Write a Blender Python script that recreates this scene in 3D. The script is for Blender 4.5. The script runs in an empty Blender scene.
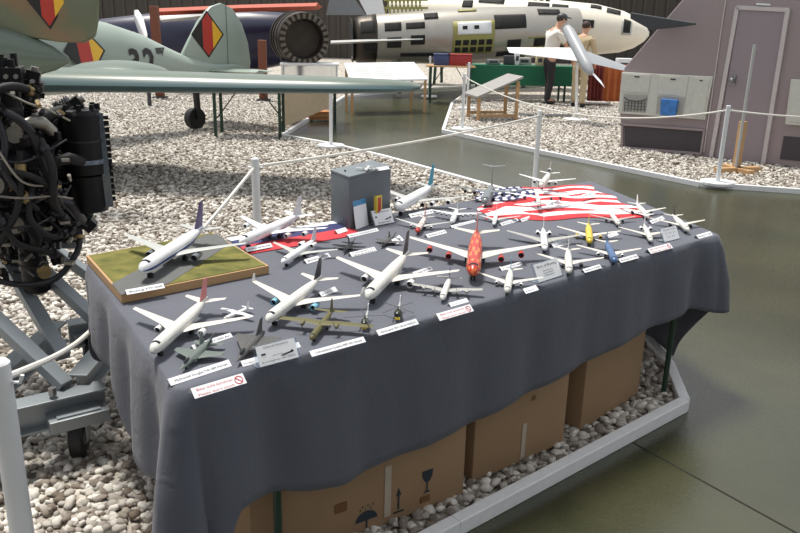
import bpy, math, random
import numpy as np
from mathutils import Vector, Matrix
random.seed(7); RNG = np.random.default_rng(7)
C = bpy.context.scene.collection
PI = math.pi
# ------------------------------------------------------------------ camera
F, NX, NY, H = 774.0, 342.0, 2700.0, 1.70
_d = Vector((NX-400, -(NY-266.5), -F)).normalized()
_up = -_d
_v = Vector((0, 0, -1)); _fw = (_v - _v.dot(_up)*_up).normalized(); _rt = _fw.cross(_up)
RM = Matrix((_rt, _fw, _up))
EYE = Vector((0, 0, H))
cam = bpy.data.cameras.new('camera'); co = bpy.data.objects.new('camera', cam); C.objects.link(co)
cam.sensor_width = 36; cam.lens = F*36/800; cam.clip_end = 200
co.matrix_world = Matrix.Translation(EYE) @ RM.to_4x4()
bpy.context.scene.camera = co
def ray(px, py): return RM @ Vector((px-400, 266.5-py, -F))
def at(px, py, z=0.0):            # point of a horizontal surface
    d = ray(px, py); return EYE + d*((z-H)/d.z)
def pt(px, py, y):                # point at distance y
    d = ray(px, py); return EYE + d*(y/d.y)
def onp(px, py, p0, n):           # point of a plane
    d = ray(px, py); return EYE + d*((p0-EYE).dot(n)/d.dot(n))
# ------------------------------------------------------------------ materials
def lin(c):
    return tuple(((v/255)/12.92 if v/255 <= .04045 else ((v/255+.055)/1.055)**2.4) for v in c)+(1,)
_M = {}
def mat(name, col, rough=.5, metal=0., var=.12, scale=20., bump=0., spec=.5, trans=0., alpha=1.):
    if name in _M: return _M[name]
    m = bpy.data.materials.new(name); m.use_nodes = True
    nt = m.node_tree; b = nt.nodes['Principled BSDF']; L = nt.links
    c = lin(col)
    b.inputs['Roughness'].default_value = rough; b.inputs['Metallic'].default_value = metal
    b.inputs['Specular IOR Level'].default_value = spec
    b.inputs['Transmission Weight'].default_value = trans; b.inputs['Alpha'].default_value = alpha
    tc = nt.nodes.new('ShaderNodeTexCoord'); nz = nt.nodes.new('ShaderNodeTexNoise')
    nz.inputs['Scale'].default_value = scale; nz.inputs['Detail'].default_value = 4
    L.new(tc.outputs['Object'], nz.inputs['Vector'])
    mx = nt.nodes.new('ShaderNodeMix'); mx.data_type = 'RGBA'
    mx.inputs[6].default_value = tuple(v*(1-var) for v in c[:3])+(1,)
    mx.inputs[7].default_value = tuple(min(1, v*(1+var)) for v in c[:3])+(1,)
    L.new(nz.outputs['Fac'], mx.inputs[0]); L.new(mx.outputs[2], b.inputs['Base Color'])
    if bump:
        bp = nt.nodes.new('ShaderNodeBump'); bp.inputs['Strength'].default_value = bump; bp.inputs['Distance'].default_value = .01
        L.new(nz.outputs['Fac'], bp.inputs['Height']); L.new(bp.outputs[0], b.inputs['Normal'])
    _M[name] = m; return m
def W(n, c, r=.45, **k): return mat(n, c, r, **k)
white = mat('white paint', (226, 228, 230), .35, var=.04)
cream = mat('cream paint', (208, 203, 194), .4, var=.05)
lgrey = mat('light grey paint', (176, 178, 176), .4, var=.06)
mgrey = mat('mid grey paint', (120, 124, 128), .45)
dgrey = mat('dark grey paint', (58, 60, 64), .5)
black = mat('black rubber', (18, 18, 20), .6)
glassk = mat('dark glazing', (22, 26, 32), .15)
steel = mat('bare steel', (150, 150, 152), .35, .9)
paper = mat('white card', (238, 240, 244), .7, var=.02)
ink = mat('black ink', (30, 30, 36), .8)
inkred = mat('red ink', (196, 60, 62), .8)
acrylic = mat('clear acrylic', (225, 235, 245), .05, trans=.95, var=0)
# ------------------------------------------------------------------ mesh helpers
class MB:
    def __init__(s): s.v = []; s.f = []; s.m = []
    def add(s, vs, fs, mi=0):
        o = len(s.v); s.v += [tuple(p) for p in vs]; s.f += [tuple(i+o for i in f) for f in fs]; s.m += [mi]*len(fs); return s
    def box(s, c, d, rot=0, mi=0, M=None):
        x, y, z = d[0]/2, d[1]/2, d[2]/2
        vs = [Vector(p) for p in ((-x,-y,-z),(x,-y,-z),(x,y,-z),(-x,y,-z),(-x,-y,z),(x,-y,z),(x,y,z),(-x,y,z))]
        R = M if M is not None else Matrix.Rotation(rot, 3, 'Z')
        vs = [R @ p + Vector(c) for p in vs]
        return s.add(vs, [(3,2,1,0),(4,5,6,7),(0,1,5,4),(1,2,6,5),(2,3,7,6),(3,0,4,7)], mi)
    def bar(s, a, b, w, t=None, mi=0):           # rectangular bar between two points
        a, b = Vector(a), Vector(b); d = b-a; t = t or w
        q = d.to_track_quat('X', 'Z').to_matrix()
        return s.box((a+b)/2, (d.length, w, t), mi=mi, M=q)
    def loft(s, rings, cap=True, mi=0, closed=True, mfun=None):
        n = len(rings[0]); o = len(s.v)
        for r in rings: s.v += [tuple(p) for p in r]
        for i in range(len(rings)-1):
            for j in range(n if closed else n-1):
                a, b = o+i*n+j, o+i*n+(j+1) % n
                s.f.append((a, b, b+n, a+n)); s.m.append(mfun(i, j) if mfun else mi)
        if cap:
            s.f.append(tuple(o+j for j in range(n-1, -1, -1))); s.m.append(mfun(0, -1) if mfun else mi)
            e = o+(len(rings)-1)*n
            s.f.append(tuple(e+j for j in range(n))); s.m.append(mfun(len(rings)-1, -1) if mfun else mi)
        return s
    def tube(s, pts, r, n=8, mi=0, cap=True):
        pts = [Vector(p) for p in pts]; rs = r if isinstance(r, (list, tuple)) else [r]*len(pts)
        rings = []; ref = None
        for i, p in enumerate(pts):
            d = (pts[min(i+1, len(pts)-1)]-pts[max(i-1, 0)]).normalized()
            if ref is None: ref = Vector((0,0,1)) if abs(d.z) < .9 else Vector((1,0,0))
            x = (ref - d*ref.dot(d)).normalized(); y = d.cross(x); ref = x
            rings.append([p + rs[i]*(math.cos(2*PI*k/n)*x + math.sin(2*PI*k/n)*y) for k in range(n)])
        return s.loft(rings, cap, mi)
    def cyl(s, a, b, r, r2=None, n=16, mi=0): return s.tube([a, b], [r, r if r2 is None else r2], n, mi)
    def lathe(s, o_, ax_, prof, n=16, mi=0):      # rings (distance along axis, radius)
        o_ = Vector(o_); d = Vector(ax_).normalized(); ref = Vector((0,0,1)) if abs(d.z) < .9 else Vector((1,0,0))
        x = (ref-d*ref.dot(d)).normalized(); y = d.cross(x)
        return s.loft([[o_+d*t+r*(math.cos(2*PI*k/n)*x+math.sin(2*PI*k/n)*y) for k in range(n)] for t, r in prof], False, mi)
    def ball(s, c, r, n=12, mi=0):
        r = r if isinstance(r, (tuple, list)) else (r, r, r); c = Vector(c); rings = []
        for i in range(n//2+1):
            th = PI*(.02+.96*i/(n//2)); rings.append([c+Vector((r[0]*math.sin(th)*math.cos(2*PI*k/n), r[1]*math.sin(th)*math.sin(2*PI*k/n), -r[2]*math.cos(th))) for k in range(n)])
        return s.loft(rings, True, mi)
    def slab(s, poly, t, mi=0):                   # polygon extruded by vector t
        poly = [Vector(p) for p in poly]; t = Vector(t); n = len(poly); o = len(s.v)
        s.v += [tuple(p) for p in poly]+[tuple(p+t) for p in poly]
        s.f += [tuple(o+i for i in range(n-1, -1, -1)), tuple(o+n+i for i in range(n))]; s.m += [mi]*2
        for i in range(n):
            j = (i+1) % n; s.f.append((o+i, o+j, o+n+j, o+n+i)); s.m.append(mi)
        return s
    def build(s, name, mats, parent=None, smooth=True, bevel=0, loc=None, angle=40):
        me = bpy.data.meshes.new(name); me.from_pydata(s.v, [], s.f)
        for m in (mats if isinstance(mats, (list, tuple)) else [mats]): me.materials.append(m)
        me.polygons.foreach_set('material_index', s.m)
        import bmesh
        bm = bmesh.new(); bm.from_mesh(me); bmesh.ops.recalc_face_normals(bm, faces=bm.faces)
        if bevel:
            es = [e for e in bm.edges if len(e.link_faces) == 2 and e.calc_face_angle(0) > .6]
            bmesh.ops.bevel(bm, geom=es, offset=bevel, segments=2, affect='EDGES', profile=.5)
        bm.to_mesh(me); bm.free()
        if smooth:
            me.polygons.foreach_set('use_smooth', [True]*len(me.polygons)); me.set_sharp_from_angle(angle=math.radians(angle))
        o = bpy.data.objects.new(name, me); C.objects.link(o)
        if parent: o.parent = parent
        if loc is not None: o.location = loc
        return o
def tag(o, label, cat, group=None, kind=None):
    if label: o['label'] = label
    if cat: o['category'] = cat
    if group: o['group'] = group
    if kind: o['kind'] = kind
    return o
def thing(name, label, cat, loc=(0,0,0), rz=0, group=None, kind=None):
    o = bpy.data.objects.new(name, None); C.objects.link(o); o.empty_display_size = .05
    o.location = loc; o.rotation_euler = (0, 0, rz); return tag(o, label, cat, group, kind)
def struct(o): o['kind'] = 'structure'; return o
def lettering(txt, size, m, parent, M, name='lettering', width=None, align='LEFT', bold=0):
    cu = bpy.data.curves.new('t', 'FONT'); cu.body = txt; cu.size = size; cu.align_x = align; cu.extrude = 0; cu.offset = bold; cu.resolution_u = 2
    t = bpy.data.objects.new('t', cu); C.objects.link(t)
    me = bpy.data.meshes.new_from_object(t); bpy.data.objects.remove(t)
    co_ = np.zeros(len(me.vertices)*3); me.vertices.foreach_get('co', co_); co_ = co_.reshape(-1, 3)
    if width and len(co_):
        w = co_[:, 0].max()-co_[:, 0].min()
        if w > 1e-6: co_[:, 0] *= width/w
    me.vertices.foreach_set('co', co_.ravel()); me.transform(M); me.update()
    me.materials.clear(); me.materials.append(m); me.name = name
    o = bpy.data.objects.new(name, me); C.objects.link(o)
    if parent: o.parent = parent
    return o
TZ = .78
# ================================================================== SETTING
def pimat(name, build):
    m = bpy.data.materials.new(name); m.use_nodes = True; build(m.node_tree, m.node_tree.nodes['Principled BSDF']); return m
def _floor(nt, b):
    N = nt.nodes.new; L = nt.links.new
    tc = N('ShaderNodeTexCoord'); n1 = N('ShaderNodeTexNoise'); n1.inputs['Scale'].default_value = 1.3; n1.inputs['Detail'].default_value = 6
    n2 = N('ShaderNodeTexNoise'); n2.inputs['Scale'].default_value = 60; n2.inputs['Detail'].default_value = 3
    L(tc.outputs['Object'], n1.inputs['Vector']); L(tc.outputs['Object'], n2.inputs['Vector'])
    r = N('ShaderNodeValToRGB'); r.color_ramp.elements[0].position = .3; r.color_ramp.elements[1].position = .75
    b.inputs['Specular IOR Level'].default_value = .8
    r.color_ramp.elements[0].color = lin((47, 50, 33)); r.color_ramp.elements[1].color = lin((66, 66, 45))
    L(n1.outputs['Fac'], r.inputs[0]); L(r.outputs[0], b.inputs['Base Color'])
    mr = N('ShaderNodeMapRange'); mr.inputs[3].default_value = .16; mr.inputs[4].default_value = .34
    L(n2.outputs['Fac'], mr.inputs[0]); L(mr.outputs[0], b.inputs['Roughness'])
    bp = N('ShaderNodeBump'); bp.inputs['Strength'].default_value = .12; bp.inputs['Distance'].default_value = .004
    L(n2.outputs['Fac'], bp.inputs['Height']); L(bp.outputs[0], b.inputs['Normal'])
floor_m = pimat('green-grey floor paint', _floor)
f = MB(); f.slab([(-30,-4,-.1),(30,-4,-.1),(30,45,-.1),(-30,45,-.1)], (0,0,.1))
struct(f.build('floor', floor_m, smooth=False))
seam = MB(); a, b_ = at(628,440), at(800,535); d_ = (b_-a).normalized()
seam.bar(a+Vector((0,0,-.0015)), b_+d_*1.5+Vector((0,0,-.0015)), .008, .006)
struct(seam.build('trim_1', mat('floor joint', (30, 30, 26), .9), smooth=False))
def _gravel(nt, b):
    N = nt.nodes.new; L = nt.links.new
    tc = N('ShaderNodeTexCoord'); v = N('ShaderNodeTexVoronoi'); v.inputs['Scale'].default_value = 26
    L(tc.outputs['Object'], v.inputs['Vector'])
    sp = N('ShaderNodeSeparateColor'); L(v.outputs['Color'], sp.inputs[0])
    r = N('ShaderNodeValToRGB'); e = r.color_ramp.elements
    e[0].color = lin((96, 88, 78)); e[1].color = lin((204, 197, 186)); e[1].position = .75
    L(sp.outputs[0], r.inputs[0]); L(r.outputs[0], b.inputs['Base Color'])
    b.inputs['Roughness'].default_value = .9
    bp = N('ShaderNodeBump'); bp.inputs['Strength'].default_value = .9; bp.inputs['Distance'].default_value = .03; bp.invert = True
    L(v.outputs['Distance'], bp.inputs['Height']); L(bp.outputs[0], b.inputs['Normal'])
gravel_m = pimat('gravel bed', _gravel)
def _stone(nt, b):
    N = nt.nodes.new; L = nt.links.new
    g = N('ShaderNodeNewGeometry'); r = N('ShaderNodeValToRGB'); cr = r.color_ramp
    for p, c in ((0, (112, 98, 84)), (.12, (150, 138, 124)), (.3, (188, 180, 168)), (.6, (216, 210, 200)), (1, (240, 236, 228))):
        e = cr.elements[0] if p == 0 else (cr.elements[1] if p == 1 else cr.elements.new(p)); e.position = p; e.color = lin(c)
    L(g.outputs['Random Per Island'], r.inputs[0])
    tc = N('ShaderNodeTexCoord'); n = N('ShaderNodeTexNoise'); n.inputs['Scale'].default_value = 55; n.inputs['Detail'].default_value = 5
    L(tc.outputs['Object'], n.inputs['Vector'])
    mx = N('ShaderNodeMix'); mx.data_type = 'RGBA'; mx.blend_type = 'MULTIPLY'; mx.inputs[0].default_value = .28
    L(r.outputs[0], mx.inputs[6]); L(n.outputs['Fac'], mx.inputs[7])
    L(mx.outputs[2], b.inputs['Base Color']); b.inputs['Roughness'].default_value = .85
    bp = N('ShaderNodeBump'); bp.inputs['Strength'].default_value = .4; bp.inputs['Distance'].default_value = .004
    L(n.outputs['Fac'], bp.inputs['Height']); L(bp.outputs[0], b.inputs['Normal'])
stone_m = pimat('gravel stones', _stone)
V2 = lambda v: (v.x, v.y)
k0, k1, k2, k3, k4, k5, k6 = [V2(at(*p)) for p in ((455,533),(683,410),(668,372),(528,200.5),(385,160),(332,147),(282,138))]
dk = Vector(k0)-Vector(k1); k00 = tuple(Vector(k0)+dk*1.3)
b0, b1, b2, b3 = [V2(at(*p)) for p in ((345,98),(425,90),(500,86),(540,83))]
G1 = [k00, (-14, k00[1]), (-14, 36), (8, 36), b3, b2, b1, b0, k6, k5, k4, k3, k2, k1, k0]
i0, i1, i2, i3, i4, i5 = [V2(at(*p)) for p in ((443,133),(452,105),(470,92),(545,155),(700,187),(800,194))]
G2 = [i0, i3, i4, i5, (16, i5[1]-1.2), (16, 24), (5.5, 23.5), i2, i1]
for nm, poly in (('gravel_bed', G1), ('gravel_bed', G2)):
    g = MB(); g.slab([(x, y, 0) for x, y in poly], (0,0,.018)); struct(g.build(nm, gravel_m, smooth=False))
def inside(poly, P):
    x, y = P[:,0], P[:,1]; r = np.zeros(len(P), bool); n = len(poly)
    for i in range(n):
        x1, y1 = poly[i]; x2, y2 = poly[(i+1) % n]
        c = (y1 > y) != (y2 > y)
        with np.errstate(divide='ignore', invalid='ignore'): xi = (x2-x1)*(y-y1)/(y2-y1)+x1
        r ^= c & (x < xi)
    return r
def ico(sub):
    import bmesh
    bm = bmesh.new(); bmesh.ops.create_icosphere(bm, subdivisions=sub, radius=1)
    v = np.array([p.co[:] for p in bm.verts]); fs = np.array([[q.index for q in p.verts] for p in bm.faces]); bm.free(); return v, fs
def stones(name, label, poly, box, dens, size, sub, visible=True, z0=.012):
    x0, x1, y0, y1 = box; n = int((x1-x0)*(y1-y0)*dens)
    P = np.stack([RNG.uniform(x0, x1, n), RNG.uniform(y0, y1, n)], 1); P = P[inside(poly, P)]
    t = 590/F*1.0                       # keep what the view and a step aside can see
    P = P[np.abs(P[:,0]+0.04*P[:,1]) < P[:,1]*t+.7]
    # keep clear of the boards
    n = len(P); bv, bf = ico(sub); nv = len(bv)
    s = size*RNG.uniform(.55, 1.25, (n,1))*np.stack([RNG.uniform(.8,1.35,n), RNG.uniform(.65,1.05,n), RNG.uniform(.45,.8,n)], 1)
    jit = 1+RNG.uniform(-.22, .22, (n, nv, 1)); v = bv[None]*jit*s[:,None,:]
    a = RNG.uniform(0, 2*PI, n); tl = RNG.uniform(-.5, .5, n)
    ct, st = np.cos(tl)[:,None], np.sin(tl)[:,None]; X, Y, Z = v[...,0], v[...,1], v[...,2]
    X, Z = X*ct-Z*st, X*st+Z*ct
    ca, sa = np.cos(a)[:,None], np.sin(a)[:,None]; X, Y = X*ca-Y*sa, X*sa+Y*ca
    v = np.stack([X+P[:,0:1], Y+P[:,1:2], Z+z0+s[:,2:3]*.55+RNG.uniform(0,.018,(n,1))], 2).reshape(-1, 3)
    fs = (bf[None]+(np.arange(n)*nv)[:,None,None]).reshape(-1, 3)
    me = bpy.data.meshes.new(name); me.vertices.add(len(v)); me.vertices.foreach_set('co', v.ravel())
    me.loops.add(fs.size); me.loops.foreach_set('vertex_index', fs.ravel().astype(np.int32))
    me.polygons.add(len(fs)); me.polygons.foreach_set('loop_start', (np.arange(len(fs))*3).astype(np.int32))
    me.update(calc_edges=True); me.validate(); me.materials.append(stone_m)
    me.polygons.foreach_set('use_smooth', [sub > 1]*len(me.polygons))
    o = bpy.data.objects.new(name, me); C.objects.link(o); tag(o, label, 'gravel', kind='stuff'); return o
stones('gravel', 'pale crushed stones around the table and engine stand', G1, (-4, 1.4, 1.2, 6.2), 1900, .0185, 2)
stones('gravel', 'pale crushed stones under the grey-green wing', G1, (-12, 1.2, 6.2, 17.5), 950, .021, 1)
stones('gravel', 'pale crushed stones beside the mauve cabin', G2, (.6, 8.5, 6.5, 18), 1000, .021, 1)
board_m = mat('white border board', (230, 231, 232), .5, var=.1, scale=30)
def border(name, pts, h=.06, w=.05):
    g = MB()
    for p, q in zip(pts[:-1], pts[1:]): g.bar((p[0], p[1], h/2), (q[0], q[1], h/2), w, h)
    return struct(g.build(name, board_m, smooth=False, bevel=.004))
border('trim_2', [k00, k0, k1, k2, k3]); border('trim_3', [k3, k4, k5, k6, b0, b1, b2, b3]); border('trim_4', [i2, i1, i0, i3, i4, i5, (16, i5[1]-1.2)])
wallm = mat('dark corrugated cladding', (74, 68, 62), .8, scale=3)
w = MB(); w.box((0, 36.2, 2.2), (60, .3, 4.4))
for i in range(110): w.box((-27+i*.5, 36.02, 2.2), (.12, .1, 4.4))
struct(w.build('wall_back', wallm, smooth=False))
w = MB(); w.box((0, -4.1, 1.0), (36, .2, 2.0)); struct(w.build('sky_screen_front', wallm, smooth=False))  # unseen screen added behind the camera to cut sky light from the front
w = MB(); w.box((0, -2.1, 6.6), (36, 4.2, .2)); struct(w.build('sky_screen_top', wallm, smooth=False))  # unseen slab added overhead so front faces and foreground get less sky

# ================================================================== TABLE AND CLOTH
FL, FR, BR, BL = [at(*p, TZ) for p in ((178,388),(717,234),(590,181),(88,263))]
green_leg = mat('dark green steel', (30, 58, 44), .45)
wood = mat('pale wood', (182, 146, 104), .55, var=.2, scale=8)
def inset(poly, d):
    c = sum(poly, Vector())/len(poly); return [p+(c-p).normalized()*d for p in poly]
tb = thing('folding_table', 'long folding table on dark green legs hidden under the grey cloth', 'table', (0,0,0))
top = MB(); top.slab([p-Vector((0,0,.032)) for p in inset([FL,FR,BR,BL], .03)], (0,0,.028)); top.build('tabletop', wood, tb, smooth=False)
fd = (FR-FL).normalized(); fn = Vector((fd.y, -fd.x, 0)).normalized()        # outward normal of front
for p in (FL+fd*(2.66*.112)-fn*.028, at(663,396,.02), BL+Vector((.25,-.05,0)), BR+Vector((-.15,-.2,0))):
    g = MB(); g.tube([(p.x,p.y,.0),(p.x,p.y,.745)], .013, 10); g.box((p.x,p.y,.012),(.05,.05,.024)); g.build('leg', green_leg, tb)
def _cloth(nt, b):
    N = nt.nodes.new; L = nt.links.new
    tc = N('ShaderNodeTexCoord'); n = N('ShaderNodeTexNoise'); n.inputs['Scale'].default_value = 7; n.inputs['Detail'].default_value = 6
    L(tc.outputs['Object'], n.inputs['Vector']); r = N('ShaderNodeValToRGB')
    r.color_ramp.elements[0].color = lin((82, 85, 96)); r.color_ramp.elements[1].color = lin((90, 93, 104))
    L(n.outputs['Fac'], r.inputs[0]); L(r.outputs[0], b.inputs['Base Color']); b.inputs['Roughness'].default_value = .85
    b.inputs['Sheen Weight'].default_value = .1
    w_ = N('ShaderNodeTexNoise'); w_.inputs['Scale'].default_value = 16; w_.inputs['Detail'].default_value = 2; w_.inputs['Distortion'].default_value = 1.5
    L(tc.outputs['Object'], w_.inputs['Vector'])
    bp = N('ShaderNodeBump'); bp.inputs['Strength'].default_value = .14; bp.inputs['Distance'].default_value = .02
    L(w_.outputs['Fac'], bp.inputs['Height']); L(bp.outputs[0], b.inputs['Normal'])
cloth_m = pimat('slate grey cloth', _cloth)
def hemz(pxs, p0, n): return [onp(*p, p0+n*.03, n) for p in pxs]
fh = hemz([(237,508),(335,484),(472,423),(574,369),(645,331),(694,307),(720,309)], FL, fn)
fhs = [((p-FL).dot(fd)/(FR-FL).length, p.z) for p in fh]
def interp(tab, t):
    if t <= tab[0][0]: return tab[0][1]
    for (a, za), (b, zb) in zip(tab[:-1], tab[1:]):
        if t <= b: return za+(zb-za)*(t-a)/(b-a)
    return tab[-1][1]
per = []                                         # (point, outward, hem z, fold amp, phase)
corn = [FL, FR, BR, BL]; acc = 0; R0 = .03
for s in range(4):
    p, q = corn[s], corn[(s+1) % 4]; d = (q-p).normalized(); n = Vector((d.y, -d.x, 0)); Ls = (q-p).length
    nn = int(Ls/.02)
    for i in range(nn+1):
        u = i/nn; P = p + d*(R0 + u*(Ls-2*R0))
        ps = acc + u*Ls
        if s == 0:
            hz = interp([(0., .30), (.02, .32), (.035, .40), (.055, .40)]+[q for q in fhs if q[0] > .07], u)
            amp = .008+.03*math.exp(-u/.1)+.02*math.exp(-(1-u)/.07)
        elif s == 1: hz = interp([(0, fhs[-1][1]), (.06, .30), (.19, .04), (1, .03)], u); amp = .02
        elif s == 2: hz = .35; amp = .02
        else: hz = interp([(0, .52), (.42, .5), (.54, .37), (.75, .38), (.9, .40), (1, .36)], u); amp = .012+.03*math.exp(-(1-u)/.15)
        per.append((P, n, hz, amp, ps))
    acc += Ls
    d2 = (corn[(s+2) % 4]-q).normalized(); n2 = Vector((d2.y, -d2.x, 0)); q2 = q - d*R0 + d2*R0
    h0 = per[-1][2]; h1 = {0: fhs[-1][1], 1: .03, 2: .35, 3: .2}[s]; h1 = {0:h0,1:.35,2:.52,3:.34}[s]
    for i in range(1, 8):
        t = i/8; nm = (n*(1-t)+n2*t).normalized(); cc = q - d*R0 + d2*R0
        base = cc - n*0 ; P = (q-d*R0)*(1-t)**2 + q*2*t*(1-t) + (q+d2*R0)*t*t
        lo = {0: 0., 1: 0., 2: .05, 3: .05}[s]
        per.append((P, nm, h0*(1-t)+h1*t-lo*math.sin(PI*t), .03+{3:.05,0:.02}.get(s,.02)*math.sin(PI*t), acc))
NP = len(per); rows = 16; cl = MB(); rings = []
ctr = sum(corn, Vector())/4
for sc in (.02, .15, .3, .45, .6, .72, .82, .9, .95, .985):
    ring = []
    for (P, n, hz, amp, ps) in per:
        q = ctr+(P-ctr)*sc; q.z = TZ; ring.append(q)
    rings.append(ring)
for k in range(rows+1):
    t = k/rows; ring = []
    for (P, n, hz, amp, ps) in per:
        z = TZ-(TZ-hz)*max(0, (t-.06)/.94)**1.0 - (.004 if t > 0 else 0)
        fold = amp*(math.sin(ps*17+.8*math.sin(ps*5))+.2*math.sin(ps*39+1.3))*min(1, t*1.6)
        off = .004+.018*min(1, t*5)+amp*1.1*t+fold
        q = P + n*off; q.z = z if k else TZ-.001; ring.append(q)
    rings.append(ring)
cl.loft(rings, cap=False)
cl.f.append(tuple(range(NP))); cl.m.append(0)
clo = cl.build('tablecloth', cloth_m, angle=80); tag(clo, 'slate grey cloth draped over the long display table', 'tablecloth')
mo = clo.modifiers.new('thick', 'SOLIDIFY'); mo.thickness = .002; mo.offset = -1
# ================================================================== CARTONS
card_m = mat('brown cardboard', (150, 122, 92), .8, var=.1, scale=6); card_d = mat('brown packing tape', (112, 78, 46), .35)
tape_c = mat('pale packing tape', (176, 164, 148), .25); print_m = mat('blue-black box print', (40, 48, 56), .8)
def carton(label, p, q, depth, h, marks):
    p = Vector((p.x, p.y, 0)); q = Vector((q.x, q.y, 0)); d = (q-p); L = d.length; rz = math.atan2(d.y, d.x)
    t = thing('cardboard_box', label, 'box', (p.x, p.y, .03), rz, 'cartons under the table')
    g = MB(); g.box((L/2, depth/2, h/2), (L, depth, h)); g.build('carton', card_m, t, bevel=.004)
    g = MB(); g.box((L/2, depth/2, h+.002), (L, .05, .004)); g.build('packing_tape', card_d, t, smooth=False)
    for kind, x, z, w, hh in marks:
        g = MB(); Y = -.0015
        if kind == 'tape': g.box((x, Y, z), (w, .003, hh)); g.build('tape_strip', tape_c, t, smooth=False)
        elif kind == 'patch': g.box((x, Y, z), (w, .003, hh)); g.build('tape_patch', card_d, t, smooth=False)
        elif kind == 'arrow':
            g.slab([(x+a*w/2, -.001, z+b*hh/2) for a, b in ((-.3,-1),(.3,-1),(.3,.3),(1,.3),(0,1),(-1,.3),(-.3,.3))], (0,-.001,0))
            g.box((x, -.0015, z-hh*.62), (w*2, .001, hh*.08)); g.build('arrow_symbol', print_m, t, smooth=False)
        elif kind == 'glass':
            g.slab([(x+a*w/2, -.001, z+b*hh/2) for a, b in ((-1,1),(1,1),(.9,.4),(.5,.05),(.12,-.1),(.12,-.8),(.7,-1),(-.7,-1),(-.12,-.8),(-.12,-.1),(-.5,.05),(-.9,.4))], (0,-.001,0)); g.build('glass_symbol', print_m, t, smooth=False)
        elif kind == 'umbrella':
            g.slab([(x+w/2*math.cos(PI*i/10), -.001, z+hh/2*math.sin(PI*i/10)) for i in range(11)], (0,-.001,0)); g.box((x, -.0015, z-hh*.25), (w*.08, .001, hh*.6))
            for i in range(6): g.box((x-w*.3+i*w*.12, -.0015, z+hh*.6+.012*(i % 2)), (w*.03, .001, hh*.12))
            g.build('umbrella_symbol', print_m, t, smooth=False)
        elif kind == 'text': lettering('HANDLE WITH CARE' if False else '|||||||', hh, print_m, t, Matrix.Translation((x,-.001,z)) @ Matrix.Rotation(PI/2,4,'X'), 'barcode', w)
    return t
p1, q1 = FL+fd*(2.66*.088)-fn*.085, at(463,495,.03); p1.z = .03
L1 = (q1-p1).length
carton('brown carton with umbrella, arrow and glass symbols, nearest under the table', p1, q1, .30, .40,
       [('tape', L1*.60, .13, .026, .2), ('arrow', L1*.655, .085, .022, .085), ('glass', L1*.80, .115, .046, .09), ('umbrella', L1*.50, .045, .085, .075),
        ('patch', L1*.38, .27, .045, .035), ('patch', L1*.58, .29, .04, .03), ('patch', L1*.83, .29, .035, .045), ('patch', L1*.38, .13, .045, .035), ('patch', L1*.79, .045, .04, .025)])
p2, q2 = at(472,483,.03), at(563,443,.03); L2 = (q2-p2).length
carton('brown carton with one pale tape strip, middle one under the table', p2, q2, .32, .42, [('tape', L2*.52, .09, .022, .16), ('patch', L2*.6, .27, .02, .02)])
p3, q3 = at(580,431,.03), at(638,395,.03); L3 = (q3-p3).length
carton('brown carton turned to show its darker side, by the table leg', p3, q3, .36, .45, [('patch', L3*.3, .37, .03, .02), ('patch', L3*.8, .38, .03, .03)])
# ================================================================== MODEL AIRCRAFT
def station(x0, y, z, ch, th, n=5):             # aerofoil section, chord from x0 backwards
    up = [(x0-ch*t, y, z+th*math.sin(PI*t**.6)*.6) for t in (0, .15, .4, .7, 1)]
    lo = [(x0-ch*t, y, z-th*math.sin(PI*t**.6)*.4) for t in (.7, .4, .15)]
    return up+lo
def fus_rings(L, r, n=16, nose=.13, tail=.36, up=.75, droop=.25, tend=.14, sq=1.):
    rings = []; T = [0, .01, .028, .055, .078, .11, .16, .25, .35, .45, .55, .64, .72, .8, .88, .95, 1]
    for t in T:
        if t < nose: f_ = math.sqrt(max(0, 1-(1-t/nose)**2))*.98+.02; cz = -droop*r*(1-f_)
        elif t > 1-tail: u = (t-1+tail)/tail; f_ = 1-(1-tend)*u**1.5; cz = r*(1-f_)*up
        else: f_ = 1; cz = 0
        rings.append([(L/2-t*L, r*f_*math.sin(2*PI*k/n)*sq, cz+r*f_*math.cos(2*PI*k/n)) for k in range(n)])
    return rings, T
def paint(n, c, rough=.3): return mat('model paint '+n, c, rough, var=.05, scale=60)
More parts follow.
